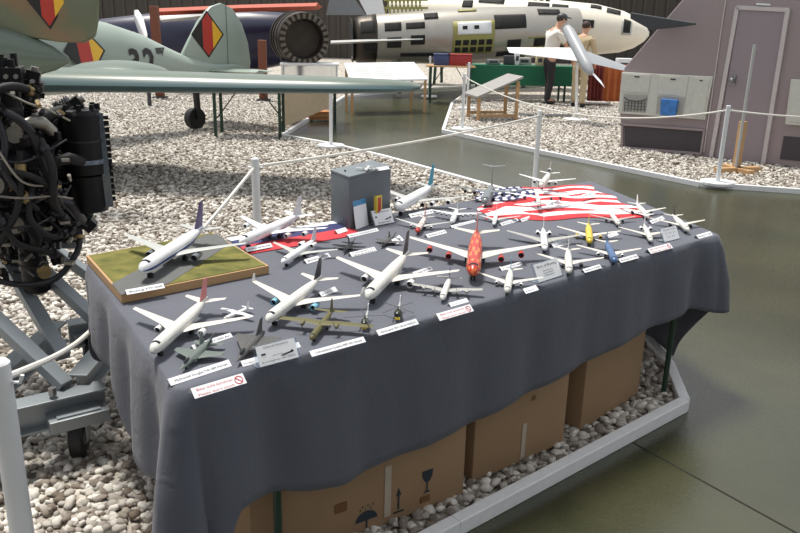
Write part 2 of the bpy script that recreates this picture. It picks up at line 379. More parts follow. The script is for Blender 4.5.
def airliner(label, nose, tail, z0=TZ, span=None, L=None, r=.045, body=(white,), wing=lgrey, fin=white, eng=white, lay='twin', sweep=.26, name='model_airliner',
             gear=.042, group=None, high=False, ttail=False, stripe=None, winglet=None, belly=None, nac=.027, wx=.10, root=.19, nosecol=None, straight=False, finh=.16, dih=.09, ez=None, patt=None, cat='model aircraft'):
    LL = .35
    for _ in range(4):
        a, b = at(*nose, z0+LL*(gear+r*.8)), at(*tail, z0+LL*(gear+r*1.65)); LL = math.hypot(a.x-b.x, a.y-b.y)
    d = Vector((a.x-b.x, a.y-b.y, 0)).normalized(); L = L or LL
    c = a - d*L/2; rz = math.atan2(d.y, d.x)
    span = (span or .95)*L; r = r*L; g0 = gear*L; zc = g0+r
    t = thing(name, label, cat, (c.x, c.y, z0), rz, group)
    # fuselage: slots body, glazing, stripe, belly, nose
    rings, T = fus_rings(L, r); rings = [[(x, y, z+zc) for x, y, z in rg] for rg in rings]
    def mf(i, j):
        k = j % 16
        if i == 3 and k in (0, 1, 14, 15): return 1
        if nosecol and i < 5: return 4
        if belly and k in (6, 7, 8, 9): return 3
        if stripe and k in (4, 11): return 2
        if patt and (i*5+k*3) % 7 < 2: return 2
        return 0
    g = MB(); g.loft(rings, True, mfun=mf)
    g.build('fuselage', [body[0], glassk, stripe or patt or body[0], belly or body[0], nosecol or body[0]], t, angle=60)
    # window rows
    for s in (-1, 1):
        wr = MB()
        for i in range(22): wr.box((L*(.33-.028*i), s*r*.975, zc+r*.22), (L*.009, r*.05, r*.1))
        wr.build('window_row', mgrey, t, smooth=False)
    wz = zc+r*.8 if high else zc-r*.45
    xw = L*wx; tipz = wz+span/2*dih*(-.3 if high else 1)
    sw = 0.03 if straight else sweep
    engs = []
    for s in (-1, 1):
        g = MB(); st = []
        for u in (0, .33, 1):
            ch = L*(root if u == 0 else (root*.58 if u < .5 else root*.26)) if not straight else L*root*(1-.45*u)
            st.append(station(xw-u*span*sw*1.1+ (root*.25*L if u == 0 else 0), s*(r*.3+u*(span/2-r*.3)), wz+u*(tipz-wz), ch, L*.02*(1-.7*u)))
        g.loft(st)
        g.build('wing', wing, t, angle=50)
        if winglet:
            e = st[-1]; x0 = e[0][0]; y0 = s*span/2; g = MB()
            g.slab([(x0,y0,tipz),(x0-L*root*.26,y0,tipz),(x0-L*root*.36,y0+s*.01*L,tipz+L*.055),(x0-L*root*.22,y0+s*.01*L,tipz+L*.055)], (0,s*.004*L,0)); g.build('winglet', winglet, t, smooth=False)
        fr = {'twin': (.34,), 'quad': (.36, .66), 'six': (.3, .5, .7), 'b52': (.4, .7), 'prop2': (.32,), 'prop4': (.3, .58), 'tri': (.34,)}.get(lay, ())
        for u in fr:
            y = s*(r*.3+u*(span/2-r*.3)); z = wz+u*(tipz-wz); xl = xw-u*span*sw*1.1+L*.02; rn = nac*L*(1 if lay in ('twin','tri') else 1.15 if lay.startswith('prop') else .82)
            g = MB()
            if lay.startswith('prop'):
                g.tube([(xl+L*.07,y,z),(xl+L*.055,y,z),(xl,y,z),(xl-L*.1,y,z)], [rn*.5,rn*.75,rn*.75,rn*.3], 12); o = g.build('engine', eng, t)
                pb = MB(); pb.tube([(xl+L*.07,y,z),(xl+L*.095,y,z)], [rn*.3,rn*.05], 8)
                for q in range(3):
                    aq = q*2*PI/3+.4+y*30; dd = Vector((0, math.cos(aq), math.sin(aq))); c0 = Vector((xl+L*.08,y,z))
                    pb.bar(c0, c0+dd*L*.085, L*.014, L*.004)
                pb.build('propeller', dgrey, o)
            else:
                xe = xl+L*.035; ze = z-rn*1.25; le = L*(.12 if lay in ('twin','tri') else .09)
                g.lathe((xe,y,ze), (-1,0,0), [(le*.2,rn*.78),(0,rn*.86),(-le*.02,rn*.9),(0,rn*.94),(le*.14,rn),(le*.6,rn*.9),(le,rn*.55)], 14)
                g.bar((xe-le*.25,y,ze+rn*.8),(xe-le*.95,y,z), rn*.18, rn*.5)
                o = g.build('engine', eng, t)
                g = MB(); g.cyl((xe-le*.2,y,ze),(xe-le*.17,y,ze), rn*.8, n=14); g.build('fan', black, o)
                g = MB(); g.cyl((xe-le*.98,y,ze),(xe-le*1.1,y,ze), rn*.5, rn*.25, 10); g.build('exhaust_cone', black, o)
    if lay == 'rear':
        for s in (-1, 1):
            g = MB(); x = -L*.22; y = s*r*1.75; z = zc+r*.45; rn = r*.62
            g.lathe((x,y,z), (-1,0,0), [(-L*.03,rn*.75),(-L*.055,rn*.85),(-L*.05,rn*.92),(0,rn),(L*.09,rn*.55),(L*.09,.001)], 12); g.bar((x,s*r*.6,z),(x,y,z), L*.06, r*.2); o = g.build('engine', eng, t)
            g = MB(); g.cyl((x+L*.030,y,z),(x+L*.034,y,z), rn*.76, n=12); g.build('fan', black, o)
    if lay == 'tri':
        g = MB(); x = -L*.42; z = zc+r*1.55; rn = r*.62
        g.lathe((x,0,z), (-1,0,0), [(-L*.03,rn*.8),(-L*.05,rn*.88),(-L*.045,rn*.95),(0,rn),(L*.1,rn*.6),(L*.1,.001)], 12); o = g.build('engine', eng, t)
        g = MB(); g.cyl((x+L*.03,0,z),(x+L*.034,0,z), rn*.8, n=12); g.build('fan', black, o)
    # fin and tailplanes
    zt = zc+r*.75; fx = -L*.34; ft = L*finh
    g = MB(); fk = [[(x, y*(1-.5*u), z) for x, y, z in ((fx-L*.10*u-(1-u)*0, L*.007, zt+u*ft), (fx-L*.13, L*.007*(1-.6*u), zt+u*ft), (fx-L*.15+L*.0, -L*.007, zt+u*ft), (fx-L*.10*u, -L*.007, zt+u*ft))] for u in (0, 1)]
    c0, c1 = L*.15, L*.07
    fk = [[(fx-sx-ch*q, s*L*.006*(1-.5*u)*(1 if 0 < q < 1 else .2), zt+u*ft) for q, s in ((0,1),(.4,1),(1,1),(1,-1),(.4,-1),(0,-1))] for u, sx, ch in ((0, 0, c0), (1, L*(.115 if not straight else .06), c1))]
    g.loft(fk); g.build('fin', fin, t, angle=50)
    tz = zt+ft*.97 if ttail else zc+r*.55
    tx = -L*.37 - (L*.085 if ttail else 0)
    for s in (-1, 1):
        g = MB(); g.loft([station(tx-u*L*(.09 if not straight else .02), s*(0 if ttail else r*.15)+s*u*span*.17, tz+u*L*.012, L*.10*(1-.55*u), L*.009) for u in (0, 1)]); g.build('tailplane', wing if not ttail else fin, t, angle=50)
    # gear
    def wheels(nm, x, y):
        g = MB(); rw = g0*.42
        g.cyl((x,y,rw),(x,y,zc-r*.5), rw*.25, n=6)
        for e in (-1, 1): g.cyl((x,y+e*rw*.3,rw),(x,y+e*rw*.9,rw), rw, n=10)
        g.build(nm, black, t)
    wheels('nose_gear', L*.38, 0)
    for s in (-1, 1): wheels('main_gear', -L*.03, s*r*1.1)
    return t
blue_l = paint('cheatline blue', (40, 62, 128)); purple = paint('purple', (62, 40, 104)); navy = paint('navy', (24, 28, 52)); cyan = paint('cyan', (70, 160, 190)); skyb = paint('sky engine', (130, 190, 214))
redp = paint('red', (186, 52, 38)); ochre = paint('ochre', (214, 130, 70)); yellow = paint('yellow', (216, 190, 60)); bluep = paint('blue', (66, 98, 142)); greyp = paint('airlift grey', (112, 118, 122)); offw = paint('off white', (214, 214, 208))
blackp = paint('black', (26, 27, 32)); olive = paint('olive', (88, 84, 46), .6); grn = paint('grey green', (92, 102, 99), .6); gship = paint('ghost grey', (74, 74, 74), .6); pale = paint('silver grey', (164, 164, 160), .4); redfin = paint('red white tail', (200, 120, 120))
orangefin = paint('orange tail', (206, 120, 60)); gold = paint('gold brown', (150, 112, 48))
G = 'model aircraft on the display table'
# diorama base first
db = thing('diorama_base', 'square grass and runway base with wooden edge under the purple-tailed airliner', 'diorama', (0,0,0))
dz = TZ+.034
D = [at(*p, TZ+.003) for p in ((87,263),(122,303),(269,273),(213,239))]
g = MB(); g.slab([Vector((p.x,p.y,TZ+.002)) for p in D], (0,0,.030)); g.build('base_board', wood, db, smooth=False)
def _grass(nt, b):
    N = nt.nodes.new; L = nt.links.new
    tc = N('ShaderNodeTexCoord'); n = N('ShaderNodeTexNoise'); n.inputs['Scale'].default_value = 14; n.inputs['Detail'].default_value = 8
    L(tc.outputs['Object'], n.inputs['Vector']); r = N('ShaderNodeValToRGB'); r.color_ramp.elements[0].position = .3; r.color_ramp.elements[1].position = .7
    r.color_ramp.elements[0].color = lin((84, 88, 40)); r.color_ramp.elements[1].color = lin((132, 126, 66)); L(n.outputs['Fac'], r.inputs[0]); L(r.outputs[0], b.inputs['Base Color'])
    b.inputs['Roughness'].default_value = 1
    n2 = N('ShaderNodeTexNoise'); n2.inputs['Scale'].default_value = 400; L(tc.outputs['Object'], n2.inputs['Vector'])
    bp = N('ShaderNodeBump'); bp.inputs['Strength'].default_value = .8; bp.inputs['Distance'].default_value = .004; L(n2.outputs['Fac'], bp.inputs['Height']); L(bp.outputs[0], b.inputs['Normal'])
grass_m = pimat('scatter grass', _grass)
ci = inset(D, .012)
g = MB(); g.slab([Vector((p.x,p.y,TZ+.032)) for p in ci], (0,0,.002)); g.build('grass_field', grass_m, db, smooth=False)
rw_ = [at(*p, dz+.0005) for p in ((113,291),(123,301),(150,295),(170,285),(240,236),(222,238),(212,234),(190,244),(150,268),(128,280))]
rw_ = [at(*p, dz+.0005) for p in ((112,284),(121,295),(168,284),(230,244),(217,234),(205,235),(160,259),(128,275))]
g = MB(); g.slab([Vector((p.x,p.y,TZ+.0341)) for p in rw_], (0,0,.0012)); g.build('runway_strip', mat('model tarmac', (92, 94, 94), .85), db, smooth=False)
A = airliner
A('white airliner with blue cheatline and purple tail on the grass base', (141,271), (203,226), TZ+.0353, span=.92, r=.052, fin=purple, eng=greyp, stripe=blue_l, group=G, wing=lgrey, finh=.19)
A('white wide-body with plain white tail at the front left corner, facing the camera', (152,352), (207,297), span=.93, r=.05, body=(offw,), fin=redfin, eng=white, belly=mgrey, wing=cream, group=G)
A('white airliner with black tail, winglets and pale blue engines', (267,321), (321,276), span=.95, r=.047, body=(offw,), fin=blackp, eng=skyb, winglet=offw, wing=cream, group=G, stripe=None)
A('off-white airliner with dark grey tail and white engines, mid front row', (367,298), (408,251), span=.93, r=.047, body=(offw,), fin=dgrey, eng=white, wing=cream, group=G)
A('small white rear-engined airliner in front of the red and blue flag', (282,263), (316,238), span=.85, r=.045, body=(white,), lay='rear', ttail=True, wing=lgrey, group=G, eng=white)
# ------------------------------------------------------------------ flags on the cloth
def flag(name, label, cor, nu, nv, amp, matf, zb=TZ+.003):
    P = [at(*p, zb) for p in cor]; me_v = []; uv = []
    for j in range(nv+1):
        for i in range(nu+1):
            u, v = i/nu, j/nv; p = (P[0]*(1-u)+P[1]*u)*(1-v)+(P[3]*(1-u)+P[2]*u)*v
            p = p.copy(); e = min(1, 6*min(u, 1-u, v, 1-v))
            h = amp*(1-abs(math.sin(v*13+1.6*math.sin(u*4.3)+u*2.4)))**.8*(.6+.4*math.sin(u*9+v*5))*(.35+.65*(.5+.5*math.sin(u*3.1+1+v*2)))+.004
            p.z = zb+h*e; p.x += amp*.5*math.sin(v*17+u*4); p.y += amp*.5*math.sin(u*14+v*3)+amp*.6*math.sin(u*6)*(v-.5); me_v.append(p); uv.append((u, v))
    fs = [(j*(nu+1)+i, j*(nu+1)+i+1, (j+1)*(nu+1)+i+1, (j+1)*(nu+1)+i) for j in range(nv) for i in range(nu)]
    g = MB(); g.add(me_v, fs); o = g.build(name, matf, angle=180)
    ul = o.data.uv_layers.new(name='UVMap')
    for lp in o.data.loops: ul.data[lp.index].uv = uv[lp.vertex_index]
    tag(o, label, 'flag'); m_ = o.modifiers.new('t', 'SOLIDIFY'); m_.thickness = .001; return o
def _usa(nt, b):
    N = nt.nodes.new; L = nt.links.new
    uv = N('ShaderNodeUVMap'); s = N('ShaderNodeSeparateXYZ'); L(uv.outputs[0], s.inputs[0])
    def mth(op, a, b_=None):
        n = N('ShaderNodeMath'); n.operation = op
        for i, x in enumerate((a, b_)):
            if x is None: continue
            if isinstance(x, (int, float)): n.inputs[i].default_value = x
            else: L(x, n.inputs[i])
        return n.outputs[0]
    st = mth('LESS_THAN', mth('MODULO', mth('MULTIPLY', s.outputs[1], 13), 2), 1)
    can = mth('MULTIPLY', mth('LESS_THAN', s.outputs[0], .42), mth('GREATER_THAN', s.outputs[1], 6.99/13))
    gu = mth('SUBTRACT', mth('FRACT', mth('MULTIPLY', s.outputs[0], 7/.42)), .5); gv = mth('SUBTRACT', mth('FRACT', mth('MULTIPLY', s.outputs[1], 6*13/6)), .5)
    star = mth('LESS_THAN', mth('ADD', mth('MULTIPLY', gu, gu), mth('MULTIPLY', gv, gv)), .09)
    m1 = N('ShaderNodeMix'); m1.data_type = 'RGBA'; m1.inputs[6].default_value = lin((232,232,236)); m1.inputs[7].default_value = lin((188,34,44)); L(st, m1.inputs[0])
    m2 = N('ShaderNodeMix'); m2.data_type = 'RGBA'; m2.inputs[6].default_value = lin((26,32,84)); m2.inputs[7].default_value = lin((236,236,240)); L(star, m2.inputs[0])
    m3 = N('ShaderNodeMix'); m3.data_type = 'RGBA'; L(can, m3.inputs[0]); L(m1.outputs[2], m3.inputs[6]); L(m2.outputs[2], m3.inputs[7])
    L(m3.outputs[2], b.inputs['Base Color']); b.inputs['Roughness'].default_value = .7
def _tri(nt, b):
    N = nt.nodes.new; L = nt.links.new
    uv = N('ShaderNodeUVMap'); s = N('ShaderNodeSeparateXYZ'); L(uv.outputs[0], s.inputs[0]); r = N('ShaderNodeValToRGB'); r.color_ramp.interpolation = 'CONSTANT'
    e = r.color_ramp.elements; e[0].color = lin((184,40,50)); e[1].position = .42; e[1].color = lin((30,36,92)); x = e.new(.8); x.color = lin((226,228,236))
    L(s.outputs[1], r.inputs[0]); L(r.outputs[0], b.inputs['Base Color']); b.inputs['Roughness'].default_value = .7
flag('stars_and_stripes_flag', 'crumpled red and white striped flag with starry blue corner at table back', [(484,219),(656,218),(586,184),(476,190)], 140, 120, .042, pimat('striped flag', _usa))
flag('tricolour_flag', 'red and blue flag laid flat beside the grass base', [(250,254),(362,234),(338,220),(226,238)], 60, 40, .004, pimat('tricolour flag', _tri))
A('white four-engined airliner lying over the red and blue flag', (240,243), (301,213), TZ+.008, span=.9, r=.048, lay='quad', fin=white, group=G, eng=white, wing=white)
A('white four-engined airliner with turquoise tail beside the grey box', (396,209), (433,184), span=.95, r=.055, lay='quad', fin=cyan, eng=white, group=G, finh=.2, body=(white,))
A('grey military transport with tall T-tail behind the striped flag', (485,200), (495,174), TZ+.004, L=.40, span=.95, r=.06, lay='quad', high=True, ttail=True, body=(greyp,), wing=greyp, fin=greyp, eng=dgrey, group=G, finh=.25, gear=.04, root=.17)
A('tiny white six-engined transport with high wing', (452,222), (458,207), L=.25, span=1.0, r=.052, lay='six', high=True, group=G, wing=white, dih=.02)
A('small airliner with red patches on nose and roof near the box', (417,232), (425,217), L=.26, span=1.0, r=.05, nosecol=redp, fin=redp, group=G, patt=ochre, wing=lgrey)
A('large red four-engined jumbo with golden markings and white wings', (473,274), (477,229), span=.98, r=.05, lay='quad', body=(redp,), patt=ochre, fin=redp, eng=redp, wing=cream, group=G, finh=.14)
A('small slim white airliner at the front edge of the striped flag', (494,224), (497,209), L=.24, span=1.0, r=.042, group=G, wing=lgrey, lay='none')
A('white rear-engined airliner with broad grey wings in the middle of table', (545,249), (543,224), L=.33, span=.98, r=.045, lay='rear', ttail=True, wing=pale, group=G, eng=white, root=.24)
A('yellow airliner with white wings', (590,240), (588,213), L=.3, span=.95, r=.052, body=(yellow,), fin=yellow, eng=yellow, wing=cream, group=G)
A('blue airliner with white wings at the front right', (615,261), (605,236), L=.28, span=.95, r=.055, body=(bluep,), fin=bluep, eng=white, wing=cream, group=G)
A('white airliner with cream wings behind a clear sign holder', (569,272), (568,246), L=.30, span=.93, r=.05, body=(offw,), eng=dgrey, wing=cream, group=G)
A('small white airliner with light blue tail, in the front row', (507,292), (511,268), L=.25, span=.98, r=.055, body=(offw,), fin=cyan, eng=white, wing=cream, group=G)
A('silver and white four-propeller airliner with blue tail', (442,300), (449,280), L=.23, span=1.12, r=.05, lay='prop4', straight=True, body=(offw,), fin=blue_l, wing=pale, eng=pale, group=G, root=.16, name='model_propliner')
A('white rear-engined airliner by the right clear sign holder', (651,241), (644,224), L=.27, span=.92, r=.045, lay='rear', ttail=True, body=(offw,), wing=cream, group=G, eng=white)
A('small white airliner right of the yellow one', (619,224), (609,209), L=.22, span=1.0, r=.055, body=(offw,), eng=dgrey, wing=pale, group=G)
A('white airliner at the back right with pale tail', (648,217), (636,202), L=.27, span=.98, r=.052, body=(offw,), eng=dgrey, wing=cream, group=G)
A('white airliner with black fin nearest the right table end', (688,231), (674,216), L=.27, span=.98, r=.052, body=(offw,), fin=blackp, eng=dgrey, wing=cream, group=G)
A('white three-engined airliner standing highest at the back of the striped flag', (541,186), (550,172), TZ+.045, L=.36, span=.9, r=.05, lay='tri', body=(offw,), wing=white, eng=white, group=G, fin=white)
A('grey-white bomber with paired pods lying on the striped flag', (539,206), (537,194), TZ+.036, L=.30, span=1.1, r=.038, lay='b52', high=True, body=(offw,), wing=white, eng=dgrey, group=G, name='model_bomber', dih=.02)
A('olive flying boat with two propellers behind its long name card', (311,340), (331,312), L=.24, span=1.35, r=.045, lay='prop2', straight=True, high=True, body=(olive,), wing=olive, fin=olive, eng=olive, group=G, name='model_flying_boat', root=.17, dih=0)
A('tiny white light aircraft with dark windows behind the front left wing', (224,320), (246,309), L=.12, span=1.1, r=.06, lay='none', straight=True, body=(white,), wing=white, group=G, name='model_light_aircraft', high=True)
# ------------------------------------------------------------------ fighters and helicopters
def fighter(label, nose, tail, L, span, m, z0=TZ, delta=False, twin=True, name='model_fighter'):
    a, b = at(*nose, z0+.02), at(*tail, z0+.02); d = (a-b).normalized(); c = a-d*L/2
    t = thing(name, label, 'model aircraft', (c.x, c.y, z0), math.atan2(d.y, d.x), G); zc = .085*L; r = .045*L
    g = MB(); g.loft([[(L*(.5-x), rr*r*1.25*math.sin(2*PI*k/12), zc+rr*r*math.cos(2*PI*k/12)+dz_*r) for k in range(12)] for x, rr, dz_ in ((0,.03,-.3),(.06,.3,-.2),(.16,.65,-.05),(.28,.95,.1),(.42,1.1,0),(.6,1.25,0),(.8,1.1,0),(.95,.8,0),(1,.6,0))]); g.build('fuselage', m, t, angle=60)
    g = MB(); g.ball((L*.27, 0, zc+r*.95), (L*.09, r*.55, r*.55), 10); g.build('canopy', glassk, t)
    sp = span*L/2
    for s in (-1, 1):
        g = MB()
        if delta: st = [(L*.2, r*.8, L*.55), (-L*.28, sp, L*.08)]
        else: st = [(L*.12, r, L*.3), (-L*.02-L*.06, sp, L*.11)]
        g.loft([station(x, s*y, zc, ch, L*.012) for x, y, ch in st]); g.build('wing', m, t, angle=50)
        if not delta:
            g = MB(); g.loft([station(x, s*y, zc, ch, L*.008) for x, y, ch in ((-L*.3, r*.9, L*.16), (-L*.42, sp*.62, L*.08))]); g.build('tailplane', m, t, angle=50)
        g = MB(); g.box((L*.05, s*r*1.2, zc-r*.2), (L*.22, r*.8, r*1.2)); g.build('intake', m, t, bevel=r*.1)
        if twin:
            g = MB(); g.slab([(-L*.24,s*r*1.0,zc+r*.6),(-L*.40,s*r*1.0,zc+r*.6),(-L*.46,s*(r*1.0+L*.05),zc+L*.17),(-L*.38,s*(r+L*.05),zc+L*.17)], (0,s*.008*L,0)); g.build('fin', m, t, smooth=False)
        g = MB(); g.cyl((-L*.1,s*r*1.3,L*.02),(-L*.1,s*r*1.3,zc), L*.006, n=6); g.cyl((-L*.1,s*r*1.3-.01*L,L*.022),(-L*.1,s*r*1.3+.01*L,L*.022), L*.022, n=10); g.build('main_gear', black, t)
    if not twin:
        g = MB(); g.slab([(-L*.18,-.004*L,zc+r*.7),(-L*.46,-.004*L,zc+r*.7),(-L*.5,-.004*L,zc+L*.22),(-L*.4,-.004*L,zc+L*.22)], (0,.008*L,0)); g.build('fin', m, t, smooth=False)
    g = MB(); g.cyl((L*.3,0,L*.02),(L*.3,0,zc), L*.006, n=6); g.cyl((L*.3,-.01*L,L*.02),(L*.3,.01*L,L*.02), L*.02, n=10); g.build('nose_gear', black, t)
    return t
fighter('grey-green twin-tailed fighter jet behind the longest left name card', (179,369), (203,347), .20, .72, grn)
fighter('dark grey delta-winged fighter behind the front clear sign holder', (236,361), (262,332), .22, .62, gship, delta=True, twin=False)
fighter('black swept-wing fighter near the grey box', (343,251), (355,238), .16, .9, blackp)
fighter('mid grey twin-tailed fighter between the box and the black fin', (380,245), (396,234), .16, .75, gship)
def heli(label, p, q, L, rot):
    a, b = at(*p, TZ+.02), at(*q, TZ+.03); d = (a-b).normalized()
    t = thing('model_helicopter', label, 'model helicopter', (a.x, a.y, TZ), math.atan2(d.y, d.x), 'model helicopters')
    g = MB(); g.ball((0,0,L*.2), (L*.22, L*.12, L*.13), 14); g.build('cabin', grn2, t)
    g = MB(); g.ball((L*.1,0,L*.2), (L*.14, L*.11, L*.1), 12); g.build('canopy', glassk, t)
    g = MB(); g.box((L*.2,0,L*.13), (L*.08, L*.15, L*.08)); g.build('nose_panel', yellow, t, bevel=L*.01)
    g = MB(); g.tube([(-L*.12,0,L*.24),(-L*.45,0,L*.27),(-L*.7,0,L*.29)], [L*.06,L*.035,L*.022], 10); g.build('tail_boom', lgrey, t)
    g = MB(); g.slab([(-L*.62,-.01*L,L*.28),(-L*.74,-.01*L,L*.28),(-L*.82,-.01*L,L*.48),(-L*.74,-.01*L,L*.48)], (0,.02*L,0)); g.build('fin', white, t, smooth=False)
    g = MB()
    for aq in (.4, .4+PI/2): g.bar((-L*.78-L*.1*math.cos(aq),.03*L,L*.4-L*.1*math.sin(aq)),(-L*.78+L*.1*math.cos(aq),.03*L,L*.4+L*.1*math.sin(aq)), .006*L, .018*L)
    g.build('tail_rotor', dgrey, t)
    g = MB(); g.cyl((0,0,L*.3),(0,0,L*.4), L*.02, n=8); g.cyl((0,0,L*.385),(0,0,L*.41), L*.035, n=10); g.build('rotor_mast', dgrey, t)
    for k in range(4):
        aq = rot+k*PI/2; g = MB(); g.bar((0,0,L*.4),(L*.62*math.cos(aq),L*.62*math.sin(aq),L*.385), .035*L, .006*L); g.build('rotor_blade', dgrey, t, smooth=False)
    for s in (-1, 1):
        g = MB(); g.tube([(L*.24,s*L*.13,.03*L),(L*.2,s*L*.13,.012*L),(-L*.2,s*L*.13,.012*L)], L*.012, 6)
        for x in (.1, -.1): g.cyl((L*x,s*L*.13,.012*L),(L*x,s*L*.06,L*.12), L*.009, n=6)
        g.build('skid', dgrey, t)
grn2 = paint('dark green heli', (52, 60, 40), .5)
heli('green model helicopter with yellow nose, left one of the pair', (365,323), (369,308), .11, .3)
heli('green model helicopter with yellow nose, right one of the pair', (398,314), (401,299), .11, .9)
# ------------------------------------------------------------------ grey box and what stands around it
bx0, bx1, bx2 = at(331,221,TZ), at(349,230,TZ), at(390,216,TZ)
e1 = bx2-bx1; e0 = bx0-bx1
hb = 0
while True:
    hb += .002
    c_ = RM.transposed() @ (bx1+Vector((0,0,hb))-EYE)
    if 266.5-F*c_.y/-c_.z < 176.5 or hb > .5: break
BH = hb
gb = thing('grey_display_box', 'tall grey box standing on the cloth', 'box', bx1, 0)
g = MB(); g.slab([Vector((0,0,.001)), e1, e1+e0, e0], (0,0,BH-.012)); g.build('box_body', mat('grey box board', (98, 106, 112), .6), gb, bevel=.002)
g = MB(); q = [Vector((0,0,0)), e1, e1+e0, e0]; cq = sum(q, Vector())/4; g.slab([cq+(p-cq)*1.015+Vector((0,0,BH-.011)) for p in q], (0,0,.011)); g.build('lid', mat('grey box lid', (108, 116, 122), .5), gb, bevel=.002)
g = MB(); g.ball(e0*.5+e1*.12+Vector((0,0,BH+.005)), .005, 8); g.build('lid_knob', dgrey, gb)
bt = TZ+BH+.0005
A('tiny white propeller aircraft parked on top of the grey box', (366,169), (372,160), bt, L=.11, span=1.05, r=.055, lay='prop2', straight=True, group=G, name='model_light_aircraft', wing=lgrey, eng=dgrey)
# ------------------------------------------------------------------ cards
def card(label, pl, pr, h, txt='', z0=TZ+.0006, col=ink, lines=None, sym=False, tilt=49, pxoff=0):
    a, b = at(*pl, z0), at(*pr, z0); d = b-a; L = d.length; rz = math.atan2(d.y, d.x)
    t = thing('name_card', label, 'card', (a.x, a.y, z0), rz, 'folded cards on the table')
    th = math.radians(tilt); by = h*math.sin(th); tzz = h*math.cos(th)
    g = MB(); e = .0008
    g.slab([(0,0,.0004),(L,0,.0004),(L,by,tzz),(0,by,tzz)], (0,e,-.0002))
    g.slab([(0,by,tzz),(L,by,tzz),(L,by*1.6,.0004),(0,by*1.6,.0004)], (0,e,0))
    g.build('folded_card', paper, t, smooth=False)
    M0 = Matrix.Rotation(PI/2-th, 4, 'X')
    ls = lines or ([txt] if txt else [])
    n = len(ls)
    for i, s_ in enumerate(ls):
        hs = h/n*.62 if n > 1 else h*(.46 if L > .09 else .24)
        M = M0 @ Matrix.Translation((L*.08, h*(1-(i+.78)/n)if n > 1 else h*.34, .0008))
        lettering(s_, hs, col, t, M, width=L*(.68 if sym else .86 if L > .09 else .62) if len(s_) > 8 or n > 1 else None)
    if sym:
        g = MB(); cx, cy, rr = L*.88, h*.5, min(h*.4, L*.1); N_ = 20
        for i in range(N_):
            a0, a1 = 2*PI*i/N_, 2*PI*(i+1)/N_
            g.add([M0 @ Vector((cx+q*math.cos(w_), cy+q*math.sin(w_), .001)) for w_ in (a0, a1) for q in (rr*.8, rr)], [(0,1,3,2)])
        c1 = [(-.75,.6),(-.6,.75),(.75,-.6),(.6,-.75)]
        g.add([M0 @ Vector((cx+x*rr, cy+y*rr, .001)) for x, y in c1], [(0,1,2,3)]); g.build('no_touching_symbol', inkred, t, smooth=False)
    return t
card('plain white card on the grass base below the purple-tailed airliner', (127,295), (165,288), .02, 'Boeing 777-200', dz+.0006)
card('white card under the right wing of the front left wide-body', (194,350), (233,337), .016, 'Boeing 777-200 Air')
card('long white card printed with a fighter name, at the front left', (171,386), (232,366), .021, 'McDonnell Douglas F/A-18A Hornet')
card('red-printed do not touch card at the front left corner', (195,399), (247,383), .03, lines=['Bitte nicht berühren', 'Please don\'t touch'], col=inkred, sym=True)
card('small white card poking out left of the front clear holder', (243,367), (262,362), .019, 'Eurofighter')
card('small white card poking out right of the front clear holder', (291,350), (301,347), .017, 'Typhoon')
card('long white card in front of the olive flying boat', (312,357), (366,342), .019, 'Consolidated Catalina PBY-5A Canada')
card('long white card in front of the two helicopters', (379,336), (419,324), .02, 'Eurocopter BO-105 & PAH-1A')
card('red-printed do not touch card in front of the propliner', (440,321), (474,311), .027, lines=['Bitte nicht berühren', 'Please don\'t touch'], col=inkred, sym=True)
card('white card just behind the middle do not touch card', (451,307), (469,302), .016, 'Douglas DC-6')
card('white card under the right wing of the dark grey-tailed airliner', (415,276), (433,270), .018, 'Boeing 767-300')
card('white card under the right wing of the winglet airliner', (322,297), (338,291), .02, 'Boeing 767')
card('white card on the red part of the tricolour flag', (247,252), (273,247), .022, 'Airbus A340-600', TZ+.009)
card('white card beside the small rear-engined airliner', (307,264), (331,257), .022, 'Boeing 717')
card('short white card left of the long card by the box', (338,234), (348,231), .022, 'A320', TZ+.009)
card('long white card at the foot of the grey box', (349,238), (379,231), .018, 'Mikoyan-Gurewitsch MiG-29')
card('white card in front of the black fighter', (352,257), (377,251), .022, lines=['Lockheed F-117', 'Stealth'])
card('small white card by the black fin of the mid grey airliner', (396,245), (404,240), .03, 'F-15')
card('white card below the turquoise-tailed airliner', (411,218), (434,213), .024, 'Boeing 747-8')
card('white card right of the red-nosed small airliner', (428,238), (447,233), .02, 'Airbus A319')
card('white card below the six-engined transport', (452,228), (476,222), .014, 'Antonow An-225')
card('left white card of two at the front edge of the striped flag', (502,226), (519,221), .018, 'Boeing 757')
card('right white card of two at the front edge of the striped flag', (522,222), (537,217), .018, 'Boeing B-52')
card('white card right of the rear-engined airliner with broad grey wings', (554,248), (571,244), .024, 'Tupolew Tu-154')
card('white card in front of the cream-winged airliner', (585,273), (602,268), .018, 'Airbus A320')
card('white card right of the light-blue-tailed airliner', (526,294), (539,290), .022, 'Boeing 737')
card('white card under the right wing of the red jumbo', (502,271), (523,265), .017, 'Boeing 747-400')
card('white card between the yellow and blue airliners', (609,238), (619,235), .018, 'Boeing 737-800')
card('white card beside the nose of the blue airliner', (621,263), (639,258), .02, 'Boeing 737-700')
card('red-printed do not touch card at the right front edge', (651,254), (673,248), .027, lines=['Bitte nicht berühren', 'Please don\'t touch'], col=inkred, sym=True)
card('white card nearest the right front corner of the table', (699,239), (713,235), .022, 'Boeing 717-200')
card('white card in front of the back right airliner', (652,224), (665,219), .02, 'Airbus A310')
card('white card lying on the right part of the striped flag', (583,198), (596,194), .02, 'Lockheed C-5', TZ+.03)
card('white card beside the bomber on the striped flag', (548,207), (562,203), .02, 'Lockheed', TZ+.03)
card('white card on top of the grey box', (378,171), (390,169), .02, 'Piper', bt)
